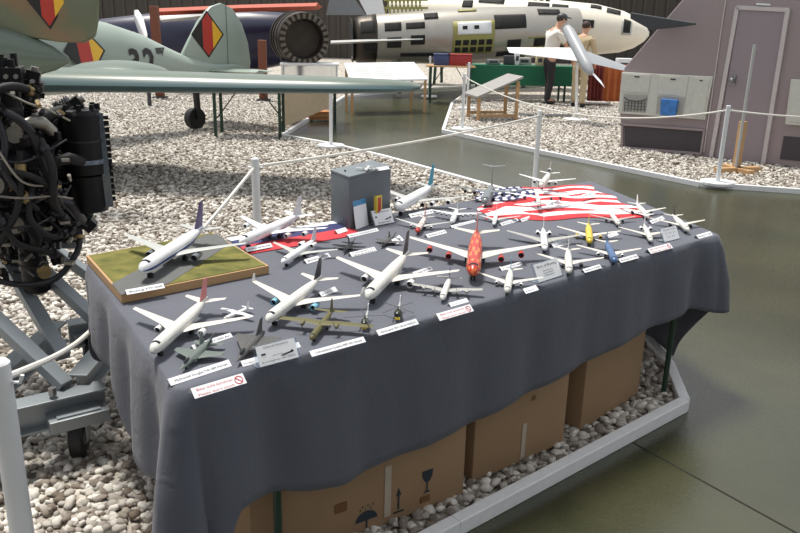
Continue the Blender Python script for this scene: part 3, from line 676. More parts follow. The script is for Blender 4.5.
def holder(label, pl, pr, h, lines, plane=False):
    a, b = at(*pl, TZ), at(*pr, TZ); d = b-a; L = d.length; rz = math.atan2(d.y, d.x)
    t = thing('sign_holder', label, 'sign holder', (a.x, a.y, TZ), rz, 'clear upright sign holders'); th = math.radians(28)
    M0 = Matrix.Rotation(PI/2-th, 4, 'X'); 
    g = MB(); g.slab([(-.003,0,.001),(L+.003,0,.001),(L+.003,h*math.sin(th),h*math.cos(th)),(-.003,h*math.sin(th),h*math.cos(th))], (0,.002,0))
    g.slab([(-.003,0,.0005),(L+.003,0,.0005),(L+.003,h*.6,.0005),(-.003,h*.6,.0005)], (0,0,.002)); g.build('acrylic_stand', acrylic, t, smooth=False)
    g = MB(); g.slab([M0 @ Vector(p) for p in ((L*.03,h*.06,.0015),(L*.97,h*.06,.0015),(L*.97,h*.97,.0015),(L*.03,h*.97,.0015))], M0.to_3x3() @ Vector((0,0,.0006))); s_ = g.build('paper_sheet', paper, t, smooth=False)
    for i, (txt, y, sz, w_) in enumerate(lines):
        lettering(txt, sz*h, ink, s_, M0 @ Matrix.Translation((L*.5, h*y, .003)), width=w_*L, align='CENTER')
    if plane:
        g = MB(); g.add([M0 @ Vector((L*x, h*y, .003)) for x, y in ((.55,.32),(.62,.38),(.8,.42),(.86,.5),(.88,.42),(.9,.38),(.75,.34),(.62,.3))], [tuple(range(8))]); g.build('aircraft_silhouette', ink, s_, smooth=False)
        g = MB(); g.add([M0 @ Vector((L*x, h*y, .003)) for x, y in ((.12,.52),(.22,.52),(.22,.6),(.12,.6))], [(0,1,2,3)]); g.build('flag_print', ink, s_, smooth=False)
    return t
holder('clear holder with data sheet and aircraft silhouette, front left', (259,369), (300,358), .062, [('General Dynamics', .82, .12, .6), ('Eurofighter EF-2000', .18, .09, .8), ('Germany', .4, .08, .25)], True)
holder('clear holder with sheet reading Best Of Boeing, front middle', (538,284), (563,276), .075, [('Best of Boeing', .74, .16, .75), ('Airliner', .5, .1, .4), ('models', .38, .1, .4), ('collection', .26, .1, .4)])
holder('clear holder with small printed sheet near the right front edge', (664,243), (680,239), .065, [('Boeing Family', .8, .1, .7), ('717 - 727 - 737', .55, .09, .6), ('747 - 757', .3, .09, .5)])
holder('white picture card with small aircraft drawing at the box corner', (375,227), (395,223), .078, [('Nordamerika', .8, .13, .75), ('Flugzeuge', .15, .1, .6)], True)
# brochure and small boxes at the grey box
p = at(356,229.5,TZ); 
br = thing('folded_brochure', 'white brochure with blue top leaning at the grey box', 'brochure', p, math.atan2(e1.y, e1.x))
g = MB(); wbr = .1; hbr = .128
g.slab([(0,0,.0005),(wbr,0,.0005),(wbr,.02,hbr),(0,.02,hbr)], (0,.0008,0)); g.slab([(0,.02,hbr),(wbr,.02,hbr),(wbr,.045,.0005),(0,.045,.0005)], (0,.0008,0)); g.build('pages', paper, br, smooth=False)
g = MB(); g.slab([(0,.0162,.104),(wbr,.0162,.104),(wbr,.0196,hbr),(0,.0196,hbr)], (0,-.0008,0)); g.build('blue_heading', paint('brochure blue', (60, 140, 190)), br, smooth=False)
p = at(375,225,TZ)
bb = thing('matchbox_stack', 'small red and yellow pack standing behind the picture card', 'packet', p+Vector((.012,.025,0)), math.atan2(e1.y, e1.x))
g = MB(); g.box((.0,0,.068),(.045,.016,.134)); g.build('pack', yellow, bb, bevel=.001)
g = MB(); g.box((.0,-.0088,.068),(.024,.0014,.12)); g.build('red_print', redp, bb, smooth=False)
# ================================================================== ROPE POSTS
postm = mat('white enamel post', (222, 224, 226), .35, var=.04); ropem = mat('white rope', (216, 214, 208), .8)
def post(label, base, h=.9, r=.024, plate=True):
    base = Vector(base); t = thing('barrier_post', label, 'post', base, 0, 'white rope barrier posts')
    g = MB(); g.cyl((0,0,.02),(0,0,h), r, n=18); g.cyl((0,0,h),(0,0,h+.006), r, r*.8, n=18); g.build('pole', postm, t)
    if plate:
        g = MB(); N_ = 10; g.slab([(.19*math.cos(2*PI*i/N_), .19*math.sin(2*PI*i/N_), 0) for i in range(N_)], (0,0,.035)); g.build('base_plate', postm, t, smooth=False, bevel=.006)
    for s in (-1, 1): g = MB(); g.tube([(s*r*.8,0,h-.05),(s*(r+.02),0,h-.05),(s*(r+.028),0,h-.03)], .005, 6); g.build('hook', postm, t)
    return t, Vector(base)+Vector((0,0,h-.045))
gz = .035
def tp_(x, y, h, z0=.035): p = at(x, y, h+z0); return Vector((p.x, p.y, z0))
_, tA = post('nearest white barrier post at the left foreground edge', tp_(-3,363,.86), .86, .029, False)
_, tB = post('white barrier post behind the tricolour flag', tp_(255,159,.86), .86, .025)
_, tC = post('white barrier post behind the grey-green wing tip', at(331,147,gz), .9)
_, tD = post('white barrier post at the corner of the right gravel island', at(462,130,gz), .88)
_, tE = post('white barrier post behind the slanted wooden stand', at(467,109,gz), .9)
_, tF = post('white barrier post behind the three-engined model', tp_(540,111,.88,0.), .88)
_, tG = post('white barrier post in front of the mauve cabin', at(717,184,gz), .86)
_, tH = post('far white barrier post beside the white information panel', at(429,97,gz), .9)
def rope(label, a, b, sag, n=24):
    a, b = Vector(a), Vector(b); g = MB(); g.tube([a.lerp(b, i/n)+Vector((0,0,-4*sag*(i/n)*(1-i/n))) for i in range(n+1)], .0095, 8); tag(g.build('barrier_rope', ropem), label, 'rope', 'white barrier ropes')
W1 = pt(104, 319, 3.03)
g = MB(); Pq = [tA, tA.lerp(W1, .5)-Vector((0,0,.03)), W1, W1.lerp(tB, .5)-Vector((0,0,.05)), tB]; cr = [Pq[0]]+Pq+[Pq[-1]]; pl_ = []
for i in range(1, len(cr)-2):
    a, b, c, d = cr[i-1:i+3]
    for k in range(8): t_ = k/8; pl_.append(.5*((2*b)+(c-a)*t_+(2*a-5*b+4*c-d)*t_*t_+(3*b-a-3*c+d)*t_**3))
g.tube(pl_+[tB], .0095, 8); tag(g.build('barrier_rope', ropem), 'white rope sagging past the engine stand to the nearest post', 'rope', 'white barrier ropes')
rope('white rope running behind the grey box', tB, tF, .03)
rope('white rope sagging in front of the mauve cabin storage panel', tG, tD, .3)
rope('white rope leaving the picture at right in front of the cabin door', tG, Vector(at(860,190,0))+Vector((0,0,.8)), .03)
# ================================================================== ENGINE ON ITS STAND
em = [mat('oily black metal', (24, 24, 26), .38, .5, var=.3, scale=40), mat('dark engine grey', (52, 52, 56), .4, .6, var=.3, scale=30), mat('dull alloy', (150, 146, 138), .4, .7, var=.2, scale=30), mat('painted steel-blue highlight', (120, 130, 145), .25, .8), mat('dirty brass', (150, 130, 90), .45, .5), mat('black hose', (20, 20, 22), .7)]
EC = pt(2, 172, 3.3)
eng = thing('piston_engine', 'black oily radial aircraft engine with hoses on the grey wheeled stand', 'engine', EC, math.radians(20)); eng.scale = (.93, .93, .95)
g = MB(); g.cyl((0,.22,0),(0,-.06,0), .2, .17, 24); g.cyl((0,-.06,0),(0,-.16,0), .155, .11, 20, 1); g.cyl((0,-.16,0),(0,-.19,0), .06, .05, 16, 1)
for k in range(14):
    a = 2*PI*k/14; g.cyl((.175*math.cos(a),-.07,.175*math.sin(a)),(.175*math.cos(a),-.085,.175*math.sin(a)), .012, n=6, mi=2)
g.build('crankcase', em, eng, angle=30)
for k in range(9):
    a = math.radians(34+40*k); u = Vector((math.cos(a),0,math.sin(a))); wv = Vector((-math.sin(a),0,math.cos(a)))
    c0 = Vector((0,.1,0)); g = MB()
    g.cyl(c0+u*.17, c0+u*.36, .075, n=16)
    for i in range(11): g.cyl(c0+u*(.195+i*.016), c0+u*(.2+i*.016), .098, n=18)
    o = g.build('cylinder', em[0], eng, angle=30)
    g = MB(); g.cyl(c0+u*.36, c0+u*.43, .1, .088, 16)
    for i in range(6): g.cyl(c0+u*(.37+i*.012), c0+u*(.373+i*.012), .106, n=16)
    q = Matrix((wv, Vector((0,1,0)), u)).transposed()
    for s in (-1, 1): g.box(c0+u*.44+wv*.05*s+Vector((0,-.01,0)), (.06,.09,.07), M=q); g.cyl(c0+u*.475+wv*.05*s, c0+u*.492+wv*.05*s, .018, n=8, mi=2)
    for i in range(10):
        b_ = 2*PI*i/10; dd = wv*math.cos(b_)*.104+Vector((0,1,0))*math.sin(b_)*.104
        g.cyl(c0+u*.36+dd, c0+u*.385+dd, .008, n=6, mi=2 if i % 3 == 0 else 0)
    g.build('cylinder_head', em, o, angle=30)
    g = MB()
    for s in (-1, 1): g.tube([c0+u*.17+wv*.03*s+Vector((0,-.12,0)), c0+u*.44+wv*.045*s+Vector((0,-.09,0))], .011, 8)
    g.build('pushrod_tube', em[1] if k % 3 == 0 else em[0], o)
    g = MB(); am = a+math.radians(20); um = Vector((math.cos(am),0,math.sin(am)))
    g.tube([um*.14+Vector((0,-.1,0)), um*.24+Vector((0,-.15,0)), um*.31+Vector((0,-.13,0)), c0+u*.40+wv*.06+Vector((0,-.1,0))], .026, 10)
    g.tube([um*.235+Vector((0,-.148,0)), um*.25+Vector((0,-.15,0))], .031, 10)
    g.build('intake_pipe', em[1 if k % 2 else 5], eng)
# right outer cylinder bank seen past the rim, studded, its steel-blue highlight put in as colour
g = MB(); g.cyl((.36,.02,.25),(.36,.02,-.02), .098, n=20); g.cyl((.36,.02,.25),(.36,.02,.275), .088, n=20, mi=1); g.cyl((.36,.02,.03),(.36,.02,.05), .106, n=20, mi=3); g.cyl((.36,.02,.13),(.36,.02,.14), .104, n=20, mi=1)
for i in range(14): g.cyl((.445,-.0,.24-i*.03),(.485,-.0,.24-i*.03), .012, n=6)
g.bar((.445,-.02,.26),(.455,-.02,-.18), .02, .035, mi=3); g.cyl((.36,.02,-.03),(.36,.02,-.2), .09, n=18)
for i in range(8): g.cyl((.36+.08*math.cos(i*.785),.02+.08*math.sin(i*.785),.27),(.36+.08*math.cos(i*.785),.02+.08*math.sin(i*.785),.3), .012, n=6)
g.build('exhaust_valve_block', em, eng, angle=30)
for nm, a, b, r, mi in (('magneto', (.10,-.12,.2),(.10,-.24,.2), .045, 0), ('magneto', (-.1,-.12,.2),(-.1,-.24,.2), .045, 0), ('starter', (0,-.16,0),(0,-.3,0), .055, 1),
                        ('oil_pump', (.05,-.12,-.2),(.05,-.2,-.2), .05, 1), ('oil_sump', (.09,-.05,-.34),(.09,-.05,-.56), .062, 0), ('oil_filter', (.16,-.16,.04),(.16,-.16,-.09), .03, 1), ('generator', (.08,-.14,.38),(.08,-.14,.2), .055, 0)):
    g = MB(); g.cyl(a, b, r, n=18, mi=mi); g.cyl(Vector(b), Vector(b)+(Vector(b)-Vector(a)).normalized()*.012, r*.8, n=18, mi=2)
    am_ = Vector(a).lerp(Vector(b), .4); bm_ = Vector(a).lerp(Vector(b), .5); g.cyl(am_, bm_, r*1.08, n=18, mi=1); g.build(nm, em, eng, angle=30)
g = MB(); g.cyl((.15,-.22,-.42),(.15,-.235,-.42), .032, n=18); g.build('brass_cap', em[4], eng)
g = MB(); g.ball((.21,-.2,.24), (.03,.03,.03), 10); g.tube([(.1,-.22,.22),(.17,-.23,.25),(.22,-.21,.24),(.25,-.18,.2)], .024, 10); g.ball((.12,-.23,.235),(.035,.03,.03), 10); g.build('alloy_elbow', em[2], eng)
hoses = [((.02,-.2,.26),(.08,-.3,.3),(.17,-.3,.22),(.2,-.22,.05),(.26,-.2,-.08)), ((-.05,-.3,.05),(.08,-.34,.06),(.2,-.3,.0),(.26,-.2,-.14)), ((.12,-.3,.14),(.1,-.33,-.06),(.03,-.34,-.2),(-.08,-.3,-.34)),
         ((.2,-.26,.18),(.24,-.3,.06),(.23,-.28,-.1),(.27,-.2,-.2)), ((-.1,-.28,-.4),(.05,-.3,-.45),(.2,-.28,-.44),(.3,-.2,-.34),(.31,-.15,-.26)), ((.15,-.28,-.02),(.13,-.33,-.14),(.2,-.3,-.24),(.28,-.2,-.24)),
         ((-.12,-.25,.33),(.0,-.3,.37),(.12,-.25,.4),(.2,-.16,.36)), ((.0,-.32,-.1),(.06,-.34,-.24),(.16,-.3,-.3),(.22,-.2,-.36)), ((.02,-.3,.38),(.07,-.33,.2),(.06,-.34,.05),(.16,-.28,-.12))]
def smooth(P, n=6):
    P = [Vector(p) for p in P]; P = [P[0]]+P+[P[-1]]; out = []
    for i in range(1, len(P)-2):
        for k in range(n):
            t = k/n; a, b, c, d = P[i-1:i+3]; out.append(.5*((2*b)+(c-a)*t+(2*a-5*b+4*c-d)*t*t+(3*b-a-3*c+d)*t**3))
    return out+[P[-1]]
for i, h_ in enumerate(hoses):
    g = MB(); g.tube(smooth(h_), .014 if i % 3 else .019, 10); o = g.build('hose', em[5] if i % 4 else em[1], eng)
    P = smooth(h_)
    for j in (2, len(P)-4): g = MB(); g.tube([P[j], P[j+1]], .023, 10); g.build('hose_clamp', em[1] if i % 2 else em[4], o)
wires = [((-.1,-.22,.28),(.02,-.36,.2),(.12,-.36,.02),(.24,-.26,-.02)), ((-.2,-.3,.1),(.0,-.36,.12),(.14,-.34,.1),(.3,-.15,.16)), ((-.1,-.33,-.02),(.1,-.36,-.05),(.22,-.3,-.06),(.3,-.18,-.1)), ((-.15,-.3,-.2),(.04,-.36,-.18),(.2,-.3,-.16),(.3,-.18,-.04)), ((.05,-.25,.4),(.16,-.28,.34),(.24,-.22,.3),(.32,-.12,.24))]
for h_ in wires: g = MB(); g.tube(smooth(h_), .005, 6); g.build('pipe', em[1 if h_[0][0] < -.12 else 2], eng)
fit = MB()
for i in range(170):
    c = Vector((random.uniform(-.12,.32), random.uniform(-.3,-.14), random.uniform(-.42,.44)))
    if random.random() < .5: fit.cyl(c, c+Vector((random.uniform(-.03,.03), -.03, random.uniform(-.03,.03))), random.uniform(.005,.013), n=6, mi=random.choice((0,1,2,4)))
    else: fit.box(c, (random.uniform(.012,.045), .03, random.uniform(.01,.035)), random.uniform(-.6,.6), mi=random.choice((0,0,1,1,2)))
fo = fit.build('small_fittings', em, eng, smooth=False); fo['kind'] = 'stuff'
# top accessory cluster
g = MB()
for i in range(5):
    for j in range(2): g.cyl((-.06+i*.04,-.05+j*.12,.4),(-.06+i*.04,-.05+j*.12,.5+.02*((i+j) % 2)), .016, n=8)
g.box((.02,.0,.43), (.24,.2,.07)); g.box((.02,.0,.385), (.2,.16,.05), mi=1)
for i in range(6): g.cyl((-.08+i*.04,-.105,.43),(-.08+i*.04,-.118,.43), .011, n=6, mi=2)
g.build('distributor_block', em, eng, angle=30)
# the stand
st_m = mat('grey steel paint', (138, 145, 150), .4, .2, var=.08)
zb = .16
PL, PR = at(-60,424,.29), at(104,386,.29)
st = thing('engine_stand', 'grey welded steel beam stand on swivel castors under the engine', 'stand', (0,0,0))
def ibeam(a, b, h, w, name='beam'):
    a, b = Vector(a), Vector(b); g = MB(); d = (b-a).normalized(); q = d.to_track_quat('X','Z').to_matrix(); up = q @ Vector((0,0,1)); c = (a+b)/2; L = (b-a).length
    g.box(c+up*(h/2-.005), (L,w,.01), M=q); g.box(c-up*(h/2-.005), (L,w,.01), M=q); g.box(c, (L,.012,h-.01), M=q); return g.build(name, st_m, st, smooth=False, bevel=.002)
ibeam(PL-Vector((0,0,.05)), PR-Vector((0,0,.05)), .12, .09)
bk = Vector((.06,.95,0)); ibeam(PL+bk-Vector((0,0,.05)), PR+bk-Vector((0,0,.05)), .12, .09)
dd = (PR-PL).normalized()
ibeam(PR-dd*.12+Vector((0,.06,.0)), PR-dd*.22+bk*.92+Vector((0,0,.0)), .1, .08, 'side_beam')
ibeam(PL+dd*.05+Vector((0,.06,.0)), PL+dd*.0+bk*.92, .1, .08, 'side_beam')
def strut(a, b, w=.06):
    g = MB(); g.bar(a, b, w, w*.7); g.build('strut', st_m, st, smooth=False, bevel=.003)
strut(PR-dd*.16+Vector((0,.05,.02)), pt(-25,300,2.9)); strut(PR-dd*.12+bk*.5, EC+Vector((.02,.1,-.42))); strut(PR-dd*.2+bk*.95, EC+Vector((.02,.25,-.38))); strut(PL+dd*.2+bk*.5, EC+Vector((-.1,.1,-.4)))
g = MB(); g.cyl(PR-dd*.18+Vector((0,-.02,.02)), PR-dd*.18+Vector((0,-.02,.05)), .016, n=6); g.build('bolt', steel, st)
g = MB(); g.box(EC+Vector((-.02,.18,-.36)), (.5,.12,.03)); g.box(EC+Vector((-.02,.24,-.16)), (.46,.03,.4)); g.build('mount_plate', st_m, st, smooth=False)
def castor(p, ry):
    q = Vector(p); g = MB(); tyre_r = .09
    g.cyl(q+Vector((-.025*math.cos(ry),-.025*math.sin(ry),0)), q+Vector((.025*math.cos(ry),.025*math.sin(ry),0)), tyre_r, n=22)
    o = g.build('castor_wheel', black, st, bevel=.008)
    g = MB(); g.cyl(q+Vector((-.028*math.cos(ry),-.028*math.sin(ry),0)), q+Vector((.028*math.cos(ry),.028*math.sin(ry),0)), .04, n=16); g.build('wheel_hub', mgrey, o)
    g = MB()
    for s in (-1, 1): g.box(q+Vector((s*.036*math.cos(ry), s*.036*math.sin(ry), .045)), (.008,.06,.12), ry)
    g.box(q+Vector((0,0,.1)), (.085,.09,.012), ry); g.box(q+Vector((0,0,.115)), (.16,.12,.012), math.atan2(dd.y,dd.x)); g.build('castor_fork', st_m, st, smooth=False)
cw = PR-dd*.1; castor((cw.x-.0,cw.y-.03,.12), .2); castor((cw.x-.02+bk.x,cw.y+bk.y,.12), .3); cw = PL+dd*.1; castor((cw.x,cw.y,.12), .2); castor((cw.x+bk.x,cw.y+bk.y,.12), .2)
g = MB(); g.box(Vector((PR.x,PR.y,.21))-dd*.1+Vector((.0,-.03,0)), (.22,.15,.05), math.atan2(dd.y,dd.x)); g.build('castor_plate', st_m, st, smooth=False, bevel=.004)
# ================================================================== AIRCRAFT WITH THE LONG WING
gg = mat('grey-green aircraft paint', (98, 111, 100), .3, var=.06, scale=3); gl = mat('pale grey-green aircraft paint', (152, 166, 157), .3, var=.05, scale=3)
und = mat('blue-grey underside paint', (70, 94, 98), .35, var=.06, scale=3); camo = pimat('camouflage paint', lambda nt, b: None)
def _camo(nt, b):
    N = nt.nodes.new; L = nt.links.new; tc = N('ShaderNodeTexCoord'); n = N('ShaderNodeTexNoise'); n.inputs['Scale'].default_value = 1.6; L(tc.outputs['Object'], n.inputs['Vector'])
    r = N('ShaderNodeValToRGB'); r.color_ramp.elements[0].position = .48; r.color_ramp.elements[1].position = .6; r.color_ramp.elements[0].color = lin((104,110,88)); r.color_ramp.elements[1].color = lin((126,106,80)); L(n.outputs['Fac'], r.inputs[0]); L(r.outputs[0], b.inputs['Base Color']); b.inputs['Roughness'].default_value = .4
_camo(camo.node_tree, camo.node_tree.nodes['Principled BSDF'])
mred = mat('roundel red', (176, 52, 40), .4); myel = mat('roundel yellow', (226, 178, 50), .4); mblk = mat('roundel black', (26, 24, 24), .4)
def diamond(parent, c, ux, uy, w, h, n, name='diamond_emblem'):
    c, ux, uy, n = Vector(c), Vector(ux).normalized(), Vector(uy).normalized(), Vector(n).normalized()
    g = MB()
    pts = lambda s, e: [c+ux*(w*s*x)+uy*(h*s*y)+n*e for x, y in ((0,1),(1,0),(0,-1),(-1,0))]
    g.slab(pts(1.12,0), n*.002, 0)
    P = lambda x, y, e=.004: c+ux*w*x+uy*h*y+n*e
    g.slab([P(-1,0),P(-.35,.65),P(-.35,-.65)], n*.001, 0); g.slab([P(-.35,.65),P(0,1),P(.33,.67),P(.33,-.67),P(0,-1),P(-.35,-.65)], n*.001, 1); g.slab([P(.33,.67),P(1,0),P(.33,-.67)], n*.001, 2)
    return g.build(name, [mblk, mred, myel], parent, smooth=False)
T0 = pt(228, 70, 12.6); N0 = pt(-75, 88, 9.0); N0.z = 1.25; T0.z = 1.0
ax = (N0-T0); Lf = 9.2; ax.z = 0; ax.normalize(); sd = Vector((ax.y, -ax.x, 0)); sd = sd if sd.x > 0 else -sd
acB = thing('aircraft_wing_display', 'pale grey-green propeller aircraft numbered 327 with long wing across the picture', 'aircraft', T0*1.0)
acB.location = (T0.x, T0.y, 0)
def Bp(s, y, z): return ax*s + sd*y + Vector((0,0,z))
prof = [(-.42,.03,.9),(-.1,.09,.89),(.3,.13,.85),(.85,.21,.89),(1.2,.27,.96),(1.6,.34,1.05),(2.1,.42,1.1),(3.2,.5,1.17),(4.2,.56,1.15),(5.2,.6,1.12),(5.9,.5,1.08),(6.15,.2,1.05)]
g = MB(); rings = []
for s, r, z in prof:
    rings.append([Bp(s, r*.85*math.sin(2*PI*k/24), z+r*math.cos(2*PI*k/24)*(1.15 if math.cos(2*PI*k/24) > 0 else 1)) for k in range(24)])
g.loft(rings, mi=0); g.build('fuselage', gl, acB, angle=60)
# fin: rounded
g = MB(); fo = [(.95,.15),(.78,.4),(.55,.72),(.32,.93),(.1,.99),(-.12,.92),(-.3,.7),(-.42,.4),(-.46,.1),(-.42,-.12),(.2,-.1)]
g.slab([Bp(s, -.035, .9+z) for s, z in fo], sd*.07); fin_o = g.build('fin', gl, acB, bevel=.02)
g = MB(); g.bar(Bp(.02,.037,.9), Bp(.02,.037,1.88), .012, .004); g.build('rudder_gap', dgrey, fin_o, smooth=False)
diamond(fin_o, Bp(.4,.037,1.43), -ax, (0,0,1), .28, .31, sd)
for s in (-1, 1):
    g = MB(); g.loft([[Bp(.5-u*.35-ch*q, s*(.1+u*.7), .9+e*.03) for q, e in ((0,0),(.3,1),(1,0),(.3,-1))] for u, ch in ((0,.9),(.8,.6),(1,.25))]); g.build('tailplane', gl, acB, angle=40)
# number and body emblem on the visible side
def side_z(s):
    for (a, ra, za), (b, rb, zb_) in zip(prof[:-1], prof[1:]):
        if s <= b: t = (s-a)/(b-a); return ra+(rb-ra)*t, za+(zb_-za)*t
Mn = Matrix((-ax, Vector((0,0,1)), sd)).transposed()
lt = []
for i, ch in enumerate('327'):
    s0 = 2.03-i*.26
    o = lettering(ch, .5, mblk, acB, Matrix.Identity(4), 'number', bold=.014)
    for v in o.data.vertices:
        s_ = s0-v.co.x*.85; zz = .9+v.co.y; r, z = side_z(s_); k_ = max(-.97, min(.97, (zz-z)/(r*(1.15 if zz > z else 1)))); v.co = Bp(s_, r*.85*math.sqrt(1-k_*k_)+.012, zz)
r, z = side_z(2.7); diamond(acB, Bp(2.7, r*.85+.02, z+.1), -ax, Vector((0,0,1))-sd*.25, .26, .32, sd+Vector((0,0,.25)))
# wing
root = Bp(4.9, .3, 1.0); tipp = pt(421, 87, 7.9); tip_l = tipp-Vector((acB.location.x, acB.location.y, 0))
g = MB(); sts = []
wd = (tip_l-root); wdl = Vector((wd.x, wd.y, 0)).length; wn = Vector((wd.x, wd.y, 0)).normalized(); ch_d = Vector((-wn.y, wn.x, 0)); ch_d = ch_d if ch_d.y > 0 else -ch_d
for u, ch, th in ((-.15,1.9,.32),(0,1.8,.30),(.3,1.5,.25),(.6,1.22,.2),(.85,.98,.16),(.95,.8,.13),(.985,.6,.09),(1,.3,.04)):
    c = root+wd*u; pr = []
    for q, e in ((0,0),(.03,.45),(.1,.8),(.3,1),(.6,.75),(1,.05),(.6,-.35),(.3,-.6),(.1,-.55),(.03,-.3)): pr.append(c-ch_d*(.45*ch)+ch_d*ch*q+Vector((0,0,e*th*.6)))
    sts.append(pr)
g.loft(sts, mfun=lambda i, j: 1 if j >= 5 or j == 0 else 0); g.build('wing', [gg, und], acB, angle=50)
g = MB(); c = pt(118,76,8.75)-acB.location; g.ball(c, (.6,.5,.17), 20); g.build('wing_fillet', gg, acB)
sts = []
for u, ch, th in ((0,1.8,.3),(.6,1.2,.2),(1,.4,.08)):
    c = Bp(4.9,-.3,.92)-sd*u*4.4; sts.append([c+ax*(.8-q*ch)+Vector((0,0,e*th*.6)) for q, e in ((0,0),(.1,.8),(.3,1),(1,.05),(.3,-.6))])
g = MB(); g.loft(sts); g.build('wing', gg, acB, angle=50)
for s, y, n_ in ((.7,0,'tail_gear'),(5.6,.75,'main_gear'),(5.6,-.75,'main_gear')):
    r_ = .16 if n_ == 'tail_gear' else .27
    g = MB(); c = Bp(s,y,r_+.03); g.cyl(c-sd*.06, c+sd*.06, r_, n=20); g.bar(c+sd*.08, Bp(s,y,1.0)+sd*.04, .07); g.build(n_, black, acB)
g = MB(); g.ball(Bp(5.6,0,1.68), (.5,.5,.3), 14); g.build('canopy', glassk, acB)
# wing-tip trestle leg under the tip, seen on the path side
# ================================================================== NEAR CAMOUFLAGED TAIL
acA = thing('camouflaged_aircraft', 'grey-green and brown camouflaged aircraft tail at the top left corner', 'aircraft', (0,0,0))
cA = pt(66, 62, 7.0); dA = Vector((-1, .05, 0)).normalized(); nA = Vector((.05, 1, 0)).normalized()*-1
g = MB(); g.loft([[cA+dA*s+nA*(r*math.sin(2*PI*k/20))*.9+Vector((0,0,z+r*1.05*math.cos(2*PI*k/20))) for k in range(20)] for s, r, z in ((-.02,.03,.02),(.1,.1,.03),(.4,.2,.05),(.9,.3,.06),(1.6,.38,.05),(2.3,.42,0),(2.4,.2,0))]); g.build('fuselage', gg, acA, angle=60)
g = MB(); fp = [(99,-60),(98,20),(95,37),(84,43),(60,42),(20,36),(-15,30),(-40,-60)]
pl0 = cA; fp = [onp(x, y, pl0, nA) for x, y in fp]; g.slab([p-nA*.05 for p in fp], nA*.1); fa = g.build('fin', camo, acA, bevel=.03)
dc = onp(50, -2, pl0, nA); diamond(fa, dc+nA*.052, Vector((1,0,0)), (0,0,1), .17, .23, nA)
for x in (1.0, 2.0): g = MB(); q = cA+dA*x; g.cyl((q.x,q.y+.05,.03),(q.x,q.y+.05,cA.z-.2), .05, n=12); g.box((q.x,q.y+.05,.03),(.5,.5,.06)); g.build('support_stand', dgrey, acA)
# ================================================================== FURNITURE UNDER AND BEHIND THE WING
def trestle(label, c, L, W_, h, rz, top_m, cloth=None, name='beer_table'):
    t = thing(name, label, 'table', (c.x, c.y, 0), rz, 'green-legged folding tables'); z0 = .03
    g = MB(); g.box((0,0,h-.014), (L,W_,.028)); g.build('tabletop', top_m, t, smooth=False, bevel=.004)
    for sx in (-1, 1):
        for sy in (-1, 1): g = MB(); g.bar((sx*L*.4,sy*W_*.42,z0-.015),(sx*L*.4,sy*W_*.42,h-.028), .042); g.build('leg', green_leg, t, smooth=False)
        g = MB(); g.bar((sx*L*.4,-W_*.42,.3),(sx*L*.4,W_*.42,.3), .02); g.bar((sx*L*.4,0,.3),(sx*L*.12,0,h-.03), .016); g.build('brace', green_leg, t, smooth=False)
    if cloth: g = MB(); g.box((0,-W_/2-.012,h-.2),(L,.012,.42)); g.box((0,0,h+.004),(L+.02,W_+.03,.008)); g.build('table_cover', cloth, t, smooth=False)
    return t
boardm = mat('beige board', (196, 178, 148), .6); plexi = mat('showcase glass', (235, 238, 240), .08, trans=.9, var=0)
ta = pt(246, 140, 11.2); ta.z = 0
c1_ = at(246,139,.03); trestle('green-legged folding table under the long wing, left of the beige board', Vector((c1_.x,c1_.y+.35,0)), 1.15, .6, .75, .05, wood)
c2_ = at(312,124,.03); trestle('green-legged folding table carrying the jet exhaust section', Vector((c2_.x-.05,c2_.y+.3,0)), 1.0, .7, .75, .1, wood)
bl, br_ = pt(282,125,11.9), pt(331,118,12.6)
bd = thing('beige_panel', 'beige board standing against the green-legged table under the wing', 'board', (0,0,0))
g = MB(); P = [pt(282,128,11.9), pt(332,106,12.7), pt(332,86,12.7), pt(282,88,11.9)]; g.slab(P, (0.01,.02,0)); g.build('panel', boardm, bd, smooth=False)
for p in (P[0], P[1]): g = MB(); g.cyl((p.x,p.y+.03,.02),(p.x,p.y+.03,p.z+.1), .015, n=8); g.build('leg', green_leg, bd)
cb = at(306,124,.03); t = thing('wooden_crate', 'orange-brown wooden crate on the gravel under the beige board', 'crate', (cb.x+.15,cb.y+.75,.03), .1); g = MB(); g.box((0,0,.07),(.42,.3,.14)); g.build('crate_body', mat('orange wood', (176,116,66),.6,scale=8), t, bevel=.006); g = MB(); g.box((0,-.156,.07),(.44,.012,.03)); g.build('batten', wood, t, smooth=False)
# showcase with the jet exhaust on it
sc_ = pt(310, 78, 12.5)
t = thing('showcase', 'low clear showcase of small parts under the jet exhaust section', 'showcase', (sc_.x, sc_.y, .75), .1)
g = MB(); g.box((0,0,.02),(.86,.5,.04)); g.box((0,0,.27),(.9,.56,.03)); g.build('frame', white, t, smooth=False)
for sx in (-1,1):
    for sy in (-1,1): g = MB(); g.box((sx*.42,sy*.24,.15),(.02,.02,.22)); g.build('corner_post', white, t, smooth=False)
g = MB(); g.box((0,-.25,.15),(.82,.006,.21)); g.build('pane', plexi, t, smooth=False)
je = pt(304, 39, 12.5); jd = Vector((.35,-1,.0)).normalized()
t = thing('jet_exhaust', 'dark jet engine exhaust section with ring of petals on a showcase', 'jet engine', je, math.atan2(jd.y, jd.x))
R_ = .40; rust = mat('heat-stained dark steel', (66, 60, 54), .45, .7, var=.3, scale=8)
g = MB(); g.lathe((0,0,0), (1,0,0), [(-.75,R_*.3),(-.75,R_*.85),(-.6,R_*.95),(-.58,R_),(-.3,R_*.97),(-.28,R_*1.04),(0,R_),(.02,R_*.98),(.02,R_*.74),(-.1,R_*.7),(-.5,R_*.66)], 36); g.build('casing', rust, t, angle=30)
